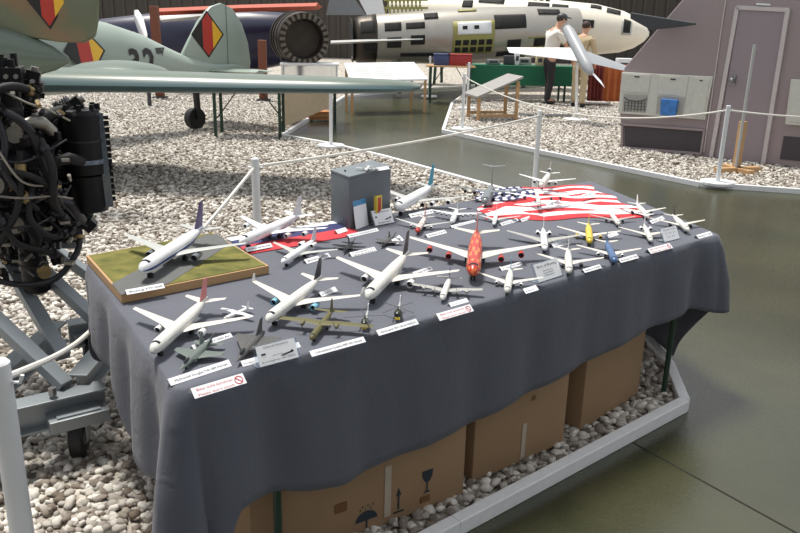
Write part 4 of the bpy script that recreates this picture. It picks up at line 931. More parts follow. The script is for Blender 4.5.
for x in (-.66,-.44,-.2): g = MB(); g.tube([(x,0,0),(x+.05,0,0)], R_*1.05, 36); g.build('flange_ring', rust, t, angle=30)
for k in range(24):
    a = 2*PI*k/24; g = MB(); u = Vector((0,math.cos(a),math.sin(a))); q = Matrix((Vector((1,0,0)), u, Vector((1,0,0)).cross(u))).transposed(); g.box(u*R_*.86+Vector((.03,0,0)), (.03,R_*.2,R_*.12), M=q); g.build('petal', mat('worn petal steel', (118,110,100), .4, .7), t, smooth=False)
g = MB(); g.cyl((-.5,0,0),(-.48,0,0), R_*.7, n=24); g.build('turbine_disc', black, t)
for s in (-1,1): g = MB(); g.bar((-.35,s*.28,-R_*.7),(-.35,s*.28,-(je.z-1.037)), .05); g.build('cradle_leg', dgrey, t)
# white information panel
pa, pb, pc, pd = pt(350,80,14.6), pt(428,79,15.2), pt(414,62,15.9), pt(344,63,15.3)
t = thing('information_panel', 'white slanted information panel behind the wing tip', 'information panel', (0,0,0)); g = MB(); g.slab([pa,pb,pc,pd], (0,0,-.03)); pnl = g.build('panel', white, t, smooth=False)
mid = lambda u, v: (pa*(1-u)+pb*u)*(1-v)+(pd*(1-u)+pc*u)*v+Vector((0,0,.003))
g = MB()
for i in range(3):
    for j in range(5): g.add([mid(.1+.28*i,.2+.12*j),mid(.3+.28*i,.2+.12*j),mid(.3+.28*i,.25+.12*j),mid(.1+.28*i,.25+.12*j)], [(0,1,2,3)])
g.build('printed_text', lgrey, pnl, smooth=False)
for p in (pa,pb,pc,pd): g = MB(); q = p.lerp((pa+pb+pc+pd)/4, .06); g.bar((q.x,q.y,.0),(q.x,q.y,q.z-.02), .05); g.build('leg', wood, t, smooth=False)
# slanted wooden stand on the right island
sa, sb = at(478,121,.03), at(508,119,.03)
t = thing('reading_stand', 'pale wooden stand with slanted dark display board on the right island', 'display stand', (0,0,0))
d_ = Vector((1,.25,0)).normalized(); e_ = Vector((-.25,1,0)).normalized(); s0 = Vector((sa.x,sa.y,0)); wS = (sb-sa).length; dS = .55
for i, (u, v, h_) in enumerate(((0,0,.44),(1,0,.72),(0,1,.44),(1,1,.72))): g = MB(); p = s0+d_*wS*u+e_*dS*v; g.bar(p+Vector((0,0,.02)), p+Vector((0,0,h_)), .06); g.build('leg', wood, t, smooth=False)
for v in (0,1): g = MB(); p = s0+e_*dS*v; g.bar(p+Vector((0,0,.12)), p+d_*wS+Vector((0,0,.12)), .05); g.build('rail', wood, t, smooth=False)
g = MB(); p = s0-d_*.07-e_*.08+Vector((0,0,.425)); q = s0+d_*(wS+.06)-e_*.08+Vector((0,0,.775)); g.slab([p,q,q+e_*.75,p+e_*.75], (0,0,.04)); g.build('display_board', mat('grey display board', (148,146,142), .4), t, smooth=False, bevel=.005)
# ================================================================== WORKBENCHES, DRONE, DRAPES
gcloth = mat('green felt', (30, 96, 70), .9); orange = mat('rust-orange cloth', (168, 92, 48), .85, var=.2); maroon = mat('dark red cloth', (110, 44, 38), .85)
w1, w2 = at(470,104,.03), at(576,104,.03)
trestle('far green-covered workbench behind the slanted stand', Vector(((w1.x+w2.x)/2, w1.y+1.05, 0)), w2.x-w1.x, .7, .8, .03, wood, gcloth, 'workbench')
w3, w4 = pt(424,90,20.2), pt(474,90,20.2); trestle('far workbench with red boxes below the stripped fuselage', Vector(((w3.x+w4.x)/2*.86, 17.3, 0)), 1.05, .7, .8, 0, wood, None, 'workbench')
for i, (x, m_, lb, w_) in enumerate(((441, mat('blue box',(58,70,110),.5), 'blue storage box on the far bench', .34), (459, mat('red box',(150,44,44),.5), 'red storage box on the far bench', .5))):
    p = pt(x, 75, 17.3); t = thing('storage_box', lb, 'box', (p.x,17.3,.8)); g = MB(); g.box((0,0,.11),(w_,.4,.22)); g.build('box_body', m_, t, bevel=.01); g = MB(); g.box((0,0,.228),(w_+.02,.42,.02)); g.build('lid', m_, t, bevel=.004)
by = w1.y+1.05
for i, (x, w_, h_, m_, lb) in enumerate(((492,.3,.12,steel,'small grey metal part on the green workbench, leftmost'),(508,.22,.2,dgrey,'dark instrument case on the green workbench'),(524,.3,.16,lgrey,'pale grey instrument case on the green workbench'),(538,.16,.22,boardm,'beige canister on the green workbench'),(516,.1,.26,white,'white bottle-shaped canister on the green workbench'))):
    p = pt(x, 70, by); t = thing('bench_item', lb, 'equipment', (p.x,by-.1+.1*(i % 3),.808)); g = MB(); g.box((0,0,h_/2),(w_,.2,h_)); g.build('case', m_, t, bevel=.015); g = MB(); g.box((0,-.103,h_*.55),(w_*.6,.006,h_*.4)); g.build('face_plate', dgrey, t, smooth=False)
for i, (x, y, w_, h_, m_, lb) in enumerate(((602,66,.34,.2,mat('red box',(150,44,44),.5),'red equipment box on the small trolley under the white jet nose'),(624,66,.36,.24,white,'white equipment box on the small trolley under the white jet nose'))):
    p = pt(x, y, 18.9); t = thing('equipment_box', lb, 'box', (p.x, 18.9, .728)); g = MB(); g.box((0,0,h_/2),(w_,.3,h_)); g.build('box_body', m_, t, bevel=.012); g = MB(); g.box((0,-.153,h_*.5),(w_*.7,.006,h_*.2)); g.build('front_strip', dgrey, t, smooth=False)
p = pt(613, 75, 18.9); t = thing('trolley', 'small dark red trolley behind the rust-orange drape', 'trolley', (p.x, 18.9, .03)); g = MB(); g.box((0,0,.683),(1.1,.45,.03)); g.build('deck', maroon, t, smooth=False)
for sx in (-1,1):
    for sy in (-1,1): g = MB(); g.bar((sx*.5,sy*.18,.0),(sx*.5,sy*.18,.67), .04); g.build('leg', maroon, t, smooth=False)
# model drone on stand
dn = pt(578, 52, 14.2); db_ = at(576,120,.03)
t = thing('target_drone', 'light grey winged drone tilted nose-up on a thin white stand', 'drone', (db_.x,db_.y,.03))
rel = lambda p: p-Vector((db_.x,db_.y,.03))
u0, u1 = rel(pt(567,28,14.6)), rel(pt(590,72,13.6)); ud = (u1-u0).normalized()
g = MB(); Lb = (u1-u0).length; lgd = mat('drone grey', (158, 162, 166), .4)
g.tube([u0-ud*.05,u0,u0+ud*.12,u0+ud*Lb*.5,u0+ud*Lb*.85,u1,u1+ud*.05], [.02,.07,.1,.105,.1,.07,.03], 16); g.build('body', lgd, t)
um = u0.lerp(u1, .62)
for tp, n_ in ((rel(pt(508,50,14.6)),0),(rel(pt(632,70,14.2)),1)):
    w_d = (tp-um); g = MB(); g.loft([[um+w_d*q_+ud*(-.2+.4*e)*(1-.6*q_)+Vector((0,-.02+.04*zz,0)) for e, zz in ((0,.5),(.4,1),(1,.5),(.4,0))] for q_ in (.05,.6,1)]); g.build('wing', lgd, t, angle=40)
tl = rel(pt(605,88,13.5)); g = MB(); g.slab([u1-ud*.2, u1, tl, tl-ud*.18], (0,.02,0)); g.build('tail_fin', white, t, smooth=False)
g = MB(); g.cyl(rel(at(576,118,.03)), rel(pt(577,62,14.1)), .025, n=10); g.cyl((0,0,0),(0,0,.02), .22, n=14); g.build('stand', white, t)
bl = at(545,117,.03); g = MB(); g.loft([[bl+Vector((x,y*(1-abs(x)),.03+z)) for y, z in ((-.06,0),(0,.03),(.06,0),(0,-.01))] for x in (-.5,-.2,.2,.5)]); tag(g.build('drone_blade', dgrey), 'dark drone blade lying on the gravel beside the drone stand', 'drone blade')  # dark drone blade, lying loose on the gravel
# drapes and shelf
dp = at(607,107,.03)
t = thing('cloth_rack', 'rack draped with rust-orange and dark red cloth beside the mauve cabin', 'rack', (dp.x,dp.y+.2,.03))
g = MB(); g.bar((-.5,0,.85),(.55,0,.85), .03); 
for x in (-.48,.5): g.bar((x,0,0),(x,0,.85), .03)
g.build('rail_frame', white, t, smooth=False)
for x0, x1, m_, n_ in ((-.42,-.1,maroon,'dark_drape'),(-.1,.5,orange,'orange_drape')):
    g = MB(); rr = []
    for k in range(10): rr.append([(x0+(x1-x0)*i/24, -.05+.05*math.sin(i*1.1+k*.1)*min(1,k*.3)-.012*k, .88-.085*k) for i in range(25)])
    g.loft(rr, cap=False, closed=False); o = g.build(n_, m_, t, angle=180); md = o.modifiers.new('t','SOLIDIFY'); md.thickness = .01
sp = at(584,105,.03)
t = thing('wire_shelf', 'low white metal shelf behind the drone stand', 'shelf', (sp.x+.15,sp.y+.1,.03))
for z in (.04,.3,.55): g = MB(); g.box((0,0,z),(.8,.3,.02)); g.build('shelf_board', white, t, smooth=False)
for x in (-.39,.39):
    for y in (-.14,.14): g = MB(); g.box((x,y,.3),(.025,.025,.6)); g.build('upright', white, t, smooth=False)
# ================================================================== STRIPPED FUSELAGE AND WHITE JET
sil = mat('stripped aluminium', (172, 168, 160), .35, .6, var=.1, scale=6); prim = mat('yellow-green primer', (150, 146, 84), .6); hole = mat('dark opening', (24, 24, 24), .8)
def hull(label, name, y0, y1, px0, px1, prof, body, trest=True, cat='aircraft'):
    p0, p1 = pt(px0[0], px0[1], y0), pt(px1[0], px1[1], y1); t = thing(name, label, cat, (p0.x, p0.y, 0)); a = p1-p0; L = a.length; u = a.normalized(); s_ = Vector((-u.y,u.x,0)).normalized()*-1
    g = MB(); g.loft([[u*L*x+Vector((0,0,p0.z+dz_))+s_*(r*math.sin(2*PI*k/28))+Vector((0,0,r*math.cos(2*PI*k/28))) for k in range(28)] for x, r, dz_ in prof]); g.build('fuselage', body, t, angle=60)
    def rad(x):
        for (a_, ra, za), (b_, rb, zb_) in zip(prof[:-1], prof[1:]):
            if x <= b_: q = (x-a_)/(b_-a_); return ra+(rb-ra)*q, za+(zb_-za)*q
        return prof[-1][1:]
    def patch(x0, x1, t0, t1, m_, nm, e=.012, n=6):      # curved skin patch on the visible side, angle measured from the top
        g = MB(); rr = []
        for i in range(5):
            x = x0+(x1-x0)*i/4; r, dz_ = rad(x)
            rr.append([u*L*x+Vector((0,0,p0.z+dz_))+s_*((r+e)*math.sin(t0+(t1-t0)*k/n))+Vector((0,0,(r+e)*math.cos(t0+(t1-t0)*k/n))) for k in range(n+1)])
        g.loft(rr, cap=False, closed=False); o = g.build(nm, m_, t, angle=60); md = o.modifiers.new('t','SOLIDIFY'); md.thickness = e*1.2; md.offset = 0; return o
    if trest:
        for x in (.2,.75):
            g = MB(); q = u*L*x; r, dz_ = rad(x); zt_ = p0.z+dz_-r*.96
            for s in (-1,1): g.bar(q+s_*s*.5+Vector((0,0,.02)), q+s_*s*.2+Vector((0,0,zt_+.05)), .07)
            g.bar(q-s_*.4+Vector((0,0,zt_)), q+s_*.4+Vector((0,0,zt_)), .08); g.build('trestle', green_leg, t, smooth=False)
    return t, patch, u, s_, L, p0
t, patch, u, s_, L, p0 = hull('stripped silver jet fuselage with open panels behind the workbench', 'stripped_fuselage', 18.8, 19.6, (352,40), (575,32), [(-.0,.42,0),(.02,.5,0),(.1,.55,0),(.4,.62,0),(.6,.64,0),(.8,.6,.02),(1,.5,.05)], sil)
patch(.0,.1,.0,PI,rust,'burnt_tail_ring',.01,16)
for x0,x1,a0,a1,m_,nm in ((.13,.2,.9,1.25,hole,'open_panel'),(.22,.3,.95,1.2,hole,'open_panel'),(.14,.2,1.5,1.9,hole,'open_panel'),(.24,.3,1.45,1.8,hole,'open_panel'),(.6,.74,.8,1.35,hole,'open_panel'),(.66,.72,1.75,2.1,hole,'open_panel'),(.78,.88,1.75,2.05,hole,'open_panel'),(.92,.98,1.8,2.05,hole,'open_panel'),
                          (.3,.36,.5,.8,hole,'open_panel'),(.04,.1,1.5,2.0,hole,'open_panel'),(.03,.09,.7,1.3,hole,'open_panel'),(.2,.4,2.15,2.3,hole,'belly_gap_shade'),(.62,.95,2.2,2.4,hole,'belly_gap_shade'),(.8,.9,.5,.8,hole,'open_panel'),(.75,.99,1.7,1.74,prim,'bay_edge'),(.75,.99,2.08,2.12,prim,'bay_edge'),(.42,.6,1.0,2.2,prim,'primer_panel'),(.45,.53,.35,.5,prim,'primer_panel')): patch(x0,x1,a0,a1,m_,nm)  # long belly bands: open bays and lower-edge shadow painted dark together
for i in range(5):
    for j in range(2): patch(.43+.034*i,.455+.034*i,1.68+.26*j,1.86+.26*j,hole,'frame_opening',.02)
patch(.44,.585,1.05,1.5,white,'white_panel',.02); patch(.46,.48,1.2,1.32,hole,'frame_opening',.03); patch(.51,.53,1.2,1.32,hole,'frame_opening',.03)
g = MB(); b0_ = u*L*.05+s_*.56+Vector((0,0,p0.z-.02)); g.loft([[b0_+u*x+s_*(.1*y)+Vector((0,0,.04*z)) for y,z in ((0,1),(1,0),(0,-1),(-.5,0))] for x in (-.8,.3,1.3)]); g.build('pitot_boom', lgrey, t)
g = MB(); g.cyl(-u*.02+Vector((0,0,p0.z)), u*.0+Vector((0,0,p0.z)), .5, n=24); g.build('open_end', hole, t)
fin_b = lambda x0,x1,y,dp: pt((x0+x1)/2,y,dp)-Vector((t.location.x,t.location.y,0))
Q = lambda x,y: pt(x,y,19.4)-Vector((t.location.x,t.location.y,0))
g = MB(); g.slab([Q(326,15),Q(366,15),Q(345,-14),Q(332,-14)], (0,.06,0)); g.build('tail_fin', mgrey, t, smooth=False); g = MB(); g.slab([Q(368,17),Q(386,17),Q(380,-10),Q(352,-14)], (0,.06,0)); g.build('tail_fin', white, t, smooth=False)
g = MB()
for i in range(9):
    a_, b__ = Q(384+i*4,18), Q(392+i*4,-10); g.bar(a_,b__,.03); g.bar(Q(392+i*4,18)+Vector((0,.05,0)),Q(384+i*4,-10)+Vector((0,.05,0)),.03)
for y in (17,8,0): g.bar(Q(384,y),Q(428,y),.05)
g.build('wing_lattice', prim, t, smooth=False)
wj = mat('white jet skin', (228, 222, 206), .35, var=.05, scale=5)
t2, patch, u, s_, L, p0 = hull('white jet with canopy and rounded nose behind the mauve cabin', 'white_jet', 22.8, 21.0, (392,14), (649,34), [(0,.35,.1),(.15,.45,.08),(.35,.6,.05),(.6,.68,.0),(.8,.64,0),(.9,.52,-.0),(.95,.38,0),(.985,.2,0),(1,.05,0)], wj)
for x0,x1,a0,a1 in ((.36,.46,.55,.8),(.55,.63,.6,.85),(.64,.7,.6,.85),(.66,.71,1.0,1.2),(.84,.89,.35,.7),(.905,.93,.9,1.6),(.5,.56,1.7,1.95),(.74,.8,1.2,1.5),(.78,.82,.35,.6),(.6,.63,1.3,1.5),(.3,.34,.7,1.1)): patch(x0,x1,a0,a1,hole,'open_panel')
for i in range(9): patch(.42+.024*i,.435+.024*i,.25,.4,hole,'window_opening',.02)
patch(.9,.935,.9,1.7,lgrey,'nose_band',.008)
g = MB(); cc = u*L*.76+Vector((0,0,p0.z-.34*.76*1.0+.62)); g.ball(u*L*.745+Vector((0,0,pt(595,14,21.5).z)), (.85,.34,.34), 18); g.build('canopy', mat('canopy glazing', (150,156,156), .1), t2)
g = MB(); g.bar(u*L*.66+Vector((0,0,pt(590,5,21.5).z)), u*L*.80+Vector((0,0,pt(590,5,21.5).z+.0)), .05); g.build('canopy_frame', wj, t2, smooth=False)
wl = lambda x,y,d: pt(x,y,d)-Vector((t2.location.x,t2.location.y,0))
g = MB(); g.loft([[wl(x,y,d)+Vector((0,c*e,.04*z)) for e,z in ((0,0),(.3,1),(1,0),(.3,-1))] for x,y,d,c in ((540,45,20.9,1.6),(470,56,20.1,1.1),(415,62,19.2,.5))]); g.build('wing', wj, t2, angle=40)
# ================================================================== DARK BLUE AIRCRAFT BEHIND
nv_m = mat('dark navy paint', (32, 34, 62), .35); orp = mat('orange-red paint', (176, 74, 44), .45)
def bxm(x0, y0, x1, y1, d, t_, m_, nm, par, bevel=.02):
    g = MB(); g.slab([pt(x0,y1,d), pt(x1,y1,d), pt(x1,y0,d), pt(x0,y0,d)], (0,t_,0)); return g.build(nm, m_, par, smooth=False, bevel=bevel)
t = thing('navy_aircraft', 'dark navy aircraft hull with orange-red wing behind the pale tail fin', 'aircraft', (0,0,0))
p0_, p1_ = pt(80,44,20.3), pt(322,40,20.8)
g = MB(); a = p1_-p0_; g.loft([[p0_+a*x+Vector((0,.75*r*math.sin(2*PI*k/24), dz_+r*math.cos(2*PI*k/24))) for k in range(24)] for x, r, dz_ in ((0,.35,.1),(.1,.55,.05),(.3,.72,0),(.7,.75,0),(.9,.6,.05),(1,.3,.15))]); g.build('hull', nv_m, t)
g = MB(); Z = lambda x,y,d: pt(x,y,d)
g.loft([[Z(x,y,d)+Vector((0,c*e,.08*z)) for e,z in ((0,0),(.3,1),(1,0),(.3,-1))] for x,y,d,c in ((150,12,18.2,1.0),(240,8,18.4,1.4),(316,6,18.8,1.4))]); g.build('wing', orp, t, angle=40)
g = MB(); g.loft([[Z(x,y,d)+Vector((0,c*e,.05*z)) for e,z in ((0,0),(.3,1),(1,0),(.3,-1))] for x,y,d,c in ((160,20,17.6,.6),(190,17,17.8,1.0),(215,14,18.2,1.2))]); g.build('tailplane', lgrey, t, angle=40)
for x in (150,300): g = MB(); q = pt(x,60,19.2); g.bar((q.x,q.y,.02),(q.x,q.y,q.z), .12); g.build('support_stand', dgrey, t, smooth=False)
for i, (x, y0_, d) in enumerate(((154,6,16.5),(262,40,16.5))):
    q = pt(x, y0_, d); t = thing('brown_column', ['rust-brown column left of the pale tail fin','rust-brown column just left of the jet exhaust'][i], 'column', (q.x,q.y,.0)); g = MB(); g.box((0,0,q.z/2+.01),(.16,.16,q.z-.02)); g.build('shaft', mat('rust brown paint',(112,62,40),.6), t, bevel=.01); g = MB(); g.box((0,0,.04),(.26,.26,.06)); g.build('foot', dgrey, t, bevel=.008)
q0, q1 = pt(136,10,15.5), pt(145,40,15.0)
t = thing('propeller', 'slim white-edged propeller standing behind the numbered fuselage', 'propeller', (q1.x,q1.y,0)); g = MB(); b_ = Vector((q1.x,q1.y,0)); g.loft([[q0.lerp(q1,s)-b_+Vector((x*w_,y*w_*.4,0)) for x,y in ((-1,0),(0,1),(1,0),(0,-1))] for s,w_ in ((0,.04),(.3,.09),(.8,.08),(1,.04))]); g.build('blade', steel, t); g = MB(); g.cyl((0,0,.02),(0,0,q1.z+.05), .04, n=10); g.build('stand', dgrey, t)
# ================================================================== MAUVE CABIN
mv = mat('mauve cabin paint', (152, 138, 140), .55, var=.05, scale=30); mvl = mat('pale cabin trim', (196, 188, 188), .45); pnl_m = mat('off-white locker paint', (200, 200, 192), .45); rec = mat('dark recess', (70, 64, 68), .7)
cA_, cB_ = at(621,147,.03), at(800,168,.03); cu_ = (cB_-cA_); cu_.z = 0; cu_.normalize(); cn = Vector((cu_.y,-cu_.x,0)); O = Vector((cA_.x,cA_.y,0))
def uv_(px, py): p = onp(px, py, O, cn); return ((p-O).dot(cu_), p.z)
def P3(u, v, e=0): return Vector((u*0,0,0))+cu_*u+Vector((0,0,v))+cn*e
cab = thing('mauve_cabin', 'mauve equipment cabin with grey door and storage lockers on the right', 'cabin', O)
ul, vl = uv_(619,105); us, vs_ = uv_(624,68); u2, v2 = uv_(682,0)
slope = (v2-vs_)/(u2-us); vt = 2.55; ut = us+(vt-vs_)/slope; UE = 4.2
shell = [(0.02,.03),(UE,.03),(UE,vt),(ut,vt),(us,vs_),(ul,vl)]
g = MB(); g.slab([P3(u,v,-.0) for u,v in shell], -cn*2.2); g.build('shell', mv, cab, smooth=False, bevel=.015)
def slabuv(pts, e0, e1, m_, nm, par=cab, bevel=0):
    g = MB(); g.slab([P3(*(uv_(x,y)), e0) for x,y in pts], cn*(e1-e0)); return g.build(nm, m_, par, smooth=False, bevel=bevel)
def rect(x0,y0,x1,y1): return None
# storage lockers
slabuv([(619.5,113),(706,119.5),(714,76.5),(623,72)], .002, .05, pnl_m, 'locker_frame', bevel=.006)
for q_ in ([(624.5,91),(650,93),(652,75),(626,73.5)], [(659,94),(687,96),(690,77),(661,75.5)]): o = slabuv(q_, .05, .062, pnl_m, 'locker_door', bevel=.003); c_ = [sum(p[i] for p in q_)/4 for i in (0,1)]; slabuv([(c_[0]-2,c_[1]-6),(c_[0]+3,c_[1]-5.7),(c_[0]+3,c_[1]-7),(c_[0]-2,c_[1]-7.3)], .062, .07, dgrey, 'latch', o)
o = slabuv([(692.5,116),(705,117),(711,78.5),(696,77.3)], .05, .062, pnl_m, 'locker_door', bevel=.003); slabuv([(701,81),(704,81.2),(704.2,80),(701.2,79.8)], .062, .07, dgrey, 'latch', o)
for q_ in ([(623.5,111),(647,112.5),(649.5,95),(625,93.5)], [(657,113.5),(684,115),(687,97.5),(659,95.7)]): slabuv(q_, .05, .056, mat('locker recess grey', (168,166,160), .6), 'pocket_recess')
g = MB(); gp = [P3(*uv_(x,y), .075) for x,y in ((626,97),(630,99.5),(637,101),(644,100.5),(648.5,98.5))]; g.tube(gp, .007, 6)
for i in range(7):
    a_ = P3(*uv_(627+i*3.3,100.5), .07); g.bar(a_, P3(*uv_(626+i*3.3,111), .062), .006)
for j in range(3): g.bar(P3(*uv_(626,102+j*3),.068), P3(*uv_(647,103.5+j*3),.068), .005)
g.build('net_pocket', dgrey, cab, smooth=False)
slabuv([(663,114.5),(678,115.5),(681,99.5),(664,98)], .07, .13, mat('bright blue bag',(60,120,190),.5,var=.5,scale=18), 'blue_bag', bevel=.01)
# lower recess
slabuv([(625,146),(700,152.5),(705,129.5),(625,124)], .001, .012, rec, 'lower_recess')
for a_, b__ in (((622,124),(706,130)),((621,147),(702,153.5)),((623,124),(622.5,147)),((705,130),(701.5,153.5))):
    g = MB(); g.bar(P3(*uv_(*a_),.02), P3(*uv_(*b__),.02), .035, .03); g.build('recess_trim', mv, cab, smooth=False)
# door
dr = slabuv([(716,157),(761,163),(786,11),(740,8)], .002, .02, mat('mauve door paint',(146,134,140),.5,var=.04,scale=30), 'door')
for a_, b__, w_ in (((711.5,157),(738,7),.035),((763.5,164),(788.5,9),.055),((737,7.5),(789,10),.035)):
    g = MB(); g.bar(P3(*uv_(*a_),.02), P3(*uv_(*b__),.02), w_, .05); g.build('door_frame', mvl, cab, smooth=False)
g = MB(); kp = P3(*uv_(733.5,80),.02); g.cyl(kp, kp+cn*.05, .02, n=10); g.ball(kp+cn*.06, .035, 10); g.box(kp+cn*.01, (.07,.02,.12), math.atan2(cu_.y,cu_.x)); g.build('door_knob', steel, dr)
slabuv([(757,5),(771,5.8),(771,4),(757,3)], .01, .04, white, 'lamp_strip')
g = MB(); g.bar(P3(*uv_(726,0),.012), P3(*uv_(704,152),.012), .02, .012); g.build('corner_trim', mvl, cab, smooth=False)
# right locker and vent
slabuv([(786,124),(840,128),(848,83),(792,79)], .002, .06, pnl_m, 'locker_frame', bevel=.006); slabuv([(789,121),(840,125),(846,86),(795,82)], .06, .07, pnl_m, 'locker_door', bevel=.003)
slabuv([(780,159),(840,165),(845,141),(784,136)], .001, .012, rec, 'lower_recess')
g = MB(); wp = [P3(*uv_(x,y), e) for x,y,e in ((640,19,.3),(640,13,.3),(668,17.5,.3),(703,23,.3),(704,25,.3),(690,27,.3),(660,30,.3))]; g.slab(wp, cn*.06); g.build('side_wing', dgrey, cab, smooth=False, bevel=.01)
g = MB(); g.bar(P3(*uv_(672,22),.0), P3(*uv_(672,22),.31), .06); g.build('wing_bracket', dgrey, cab, smooth=False)
# wooden foot with the pole
wp = at(737,172,.03); t = thing('pole_stand', 'wooden cross-foot stand holding a thin grey pole by the cabin door', 'stand', (wp.x,wp.y,.03), .3)
g = MB(); g.box((0,0,.03),(.62,.09,.06)); g.box((0,0,.03),(.09,.5,.06)); g.build('cross_foot', wood, t, smooth=False, bevel=.004)
g = MB(); g.box((.02,.05,.33),(.09,.05,.55)); g.build('upright_board', wood, t, smooth=False, bevel=.004)
g = MB(); g.cyl((-.03,0,.06),(-.03,0,1.5), .018, n=10); g.build('pole', lgrey, t)
# ================================================================== PEOPLE
def skin_fig(name, joints, edges, m_, parent, sub=2, root=0):
    me = bpy.data.meshes.new(name); me.from_pydata([j[0] for j in joints], edges, []); o = bpy.data.objects.new(name, me); C.objects.link(o)
    sk = o.modifiers.new('skin','SKIN'); ss = o.modifiers.new('sub','SUBSURF'); ss.levels = sub; ss.render_levels = sub
    me.skin_vertices or me.attributes
    for i, j in enumerate(joints):
        v = me.skin_vertices[0].data[i]; r = j[1]; v.radius = r if isinstance(r, tuple) else (r, r); v.use_root = (i == root)
    dg = bpy.context.evaluated_depsgraph_get(); nm = bpy.data.meshes.new_from_object(o.evaluated_get(dg)); bpy.data.objects.remove(o)
    nm.materials.clear(); nm.materials.append(m_); nm.name = name
    for p in nm.polygons: p.use_smooth = True
    o = bpy.data.objects.new(name, nm); C.objects.link(o); o.parent = parent; return o
skin_m = mat('skin', (196, 150, 124), .55); hair_m = mat('brown hair', (58, 44, 36), .7)
def person(label, base, rz, hgt, bend, head_down, shirt_m, trous_m, armL, armR, cap=None, sleeves='short'):
    k = hgt/1.75; t = thing('person', label, 'person', base, rz); V = lambda x,y,z: (x*k,y*k,z*k)
    bx = lambda z: (z-.95)*math.sin(bend) if z > .95 else 0        # forward lean (+x)
    bz = lambda z: .95+(z-.95)*math.cos(bend) if z > .95 else z
    T = lambda x,y,z: V(x+bx(z), y, bz(z))
    J = []; E_ = []
    def add(p, r, par=None):
        J.append((p, r if not isinstance(r, tuple) else r)); i = len(J)-1
        if par is not None: E_.append((par, i))
        return i
    pel = add(T(0,0,.95), (.12*k,.15*k)); wst = add(T(0,0,1.1), (.10*k,.13*k), pel); che = add(T(0,0,1.3), (.115*k,.16*k), wst); upc = add(T(0,0,1.42), (.085*k,.13*k), che)
    nek = add(T(.02,0,1.5), .052*k, upc); hx = math.sin(head_down)*.1; hb_ = add(T(.04+hx*.4,0,1.57), .07*k, nek); hd = add(T(.05+hx,0,1.66), (.095*k,.078*k), hb_); ht = add(T(.04+hx,0,1.73), .06*k, hd); 
    legs = {}
    for s in (-1,1):
        st_ = .1 if s > 0 else -.04
        hp = add(V(0,s*.09,.88), .088*k, pel); kn = add(V(.03+st_*.5,s*.1,.5), .058*k, hp); an = add(V(-.02+st_,s*.11,.1), .04*k, kn); toe = add(V(.14+st_,s*.13,.045), .035*k, an); legs[s] = (hp,kn,an,toe)
        el, wr = (armL if s > 0 else armR)
        sh = add(T(.0,s*.18,1.41), .055*k, upc); e2 = add(T(*el), .04*k, sh); w2_ = add(T(*wr), .028*k, e2); d = (Vector(wr)-Vector(el)).normalized()
        pm = add(T(*(Vector(wr)+d*.07)), .03*k, w2_); legs[('a',s)] = (sh,e2,w2_)
        for f in range(4):
            o_ = Vector((.012*(f-1.5)*1.3,.006*s,0)); b1 = add(T(*(Vector(wr)+d*.115+o_)), .0095*k, pm); add(T(*(Vector(wr)+d*(.16+.008*(1.5-abs(f-1.5)))+o_*1.2+Vector((.008,0,-.006)))), .008*k, b1)
        th = add(T(*(Vector(wr)+d*.05+Vector((.035,0,0)))), .01*k, pm); add(T(*(Vector(wr)+d*.09+Vector((.048,0,-.01)))), .009*k, th)
    skin_fig('body', J, E_, skin_m, t, 2, pel)
    # clothing grown on the same joints
    sj = [J[i] for i in (wst,che,upc)]; up = lambda r, f: (r[0]*f,r[1]*f) if isinstance(r, tuple) else r*f
    SJ = [(T(0,0,.92),(.135*k,.165*k))]+[(p, up(r,1.14)) for p, r in sj]+[(T(.01,0,1.475), .075*k)]; SE = [(0,1),(1,2),(2,3),(3,4)]
    for s in (-1,1):
        sh,e2,w2_ = legs[('a',s)]; n = len(SJ); SJ.append((J[sh][0], .078*k)); pe = Vector(J[sh][0]).lerp(Vector(J[e2][0]), .8 if sleeves == 'short' else 1); SJ.append((tuple(pe), .054*k)); SE += [(3,n),(n,n+1)]
        if sleeves != 'short': SJ.append((J[w2_][0], .038*k)); SE.append((n+1,n+2))
    skin_fig('shirt', SJ, SE, shirt_m, t, 2, 0)
    TJ = [(V(0,0,.98),(.13*k,.158*k)),(V(0,0,.9),(.132*k,.16*k))]; TE = [(0,1)]
    for s in (-1,1):
        hp,kn,an,_ = legs[s]; n = len(TJ); TJ += [(J[hp][0],.104*k),(J[kn][0],.078*k),(tuple(Vector(J[an][0])+Vector((0,0,-.03*k))),.066*k)]; TE += [(1,n),(n,n+1),(n+1,n+2)]
    skin_fig('trousers', TJ, TE, trous_m, t, 2, 0)
    for s in (-1,1):
        an = Vector(J[legs[s][2]][0]); g = MB(); g.ball((an.x+.06*k, an.y+.01*s, .045*k), (.14*k,.052*k,.045*k), 14); g.build('shoe', black, t)
    hc = Vector(J[hd][0]); g = MB(); g.ball(hc+Vector((-.018*k,0,.035*k)), (.105*k,.09*k,.085*k), 16); g.build('hair', hair_m, t)
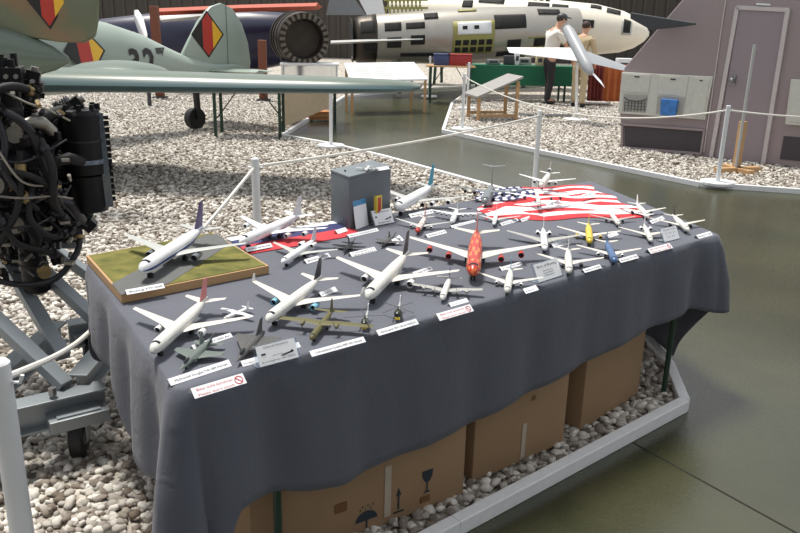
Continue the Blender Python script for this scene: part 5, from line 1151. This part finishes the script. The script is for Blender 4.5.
    if cap: g = MB(); g.ball(hc+Vector((-.005*k,0,.06*k)), (.112*k,.097*k,.075*k), 16); g.slab([hc+Vector((.08*k,y*k,.05*k)) for y in (-.07,.07)]+[hc+Vector((.19*k,y*k,.03*k)) for y in (.05,-.05)], (0,0,.012*k)); g.build('cap', cap, t)
    g = MB(); g.ball(hc+Vector((.1*k,0,-.005*k)), (.022*k,.014*k,.024*k), 8); g.build('nose', skin_m, t)
    for s in (-1,1):
        g = MB(); g.ball(hc+Vector((.085*k,s*.032*k,.018*k)), .012*k, 8); g.build('eye', dgrey, t); g = MB(); g.ball(hc+Vector((-.01*k,s*.088*k,-.005*k)), (.02*k,.012*k,.032*k), 8); g.build('ear', skin_m, t)
    g = MB(); g.ball(hc+Vector((.088*k,0,-.045*k)), (.012*k,.026*k,.007*k), 8); g.build('mouth', mat('lips',(160,96,86),.5), t)
    return t
wshirt = mat('white cotton', (226, 222, 214), .85); beige = mat('beige cotton', (184, 166, 132), .85); drk = mat('dark trousers', (40, 38, 40), .85)
person('person in white T-shirt, dark trousers and cap bending over the green workbench', at(546,104,.03)+Vector((0,0,-.0)), math.radians(20), 1.86, .17, .5, wshirt, drk, ((.22,.24,1.16),(.44,.2,1.0)), ((.2,-.24,1.14),(.42,-.16,.98)), dgrey)
person('person in beige shirt and trousers seen beside the grey drone', at(577,107,.03), math.radians(60), 1.72, .1, .3, beige, beige, ((.05,.27,1.14),(.2,.26,.95)), ((.04,-.27,1.14),(.18,-.24,.94)), None, 'long')
# ================================================================== LIGHT
sun = bpy.data.lights.new('sun', 'SUN'); so = bpy.data.objects.new('sun', sun); C.objects.link(so)
sun.energy = 4.4; sun.angle = math.radians(12); sun.color = (1, .95, .87)
so.rotation_euler = Vector((.24, -.28, -1)).to_track_quat('-Z', 'Y').to_euler()
wd_ = bpy.data.worlds.new('world'); bpy.context.scene.world = wd_; wd_.use_nodes = True
bg = wd_.node_tree.nodes['Background']; bg.inputs[0].default_value = (.93, .96, 1, 1); bg.inputs[1].default_value = .78
sc = bpy.context.scene; sc.view_settings.view_transform = 'Standard'; sc.view_settings.look = 'None'; sc.view_settings.gamma = 1; sc.view_settings.exposure = .15
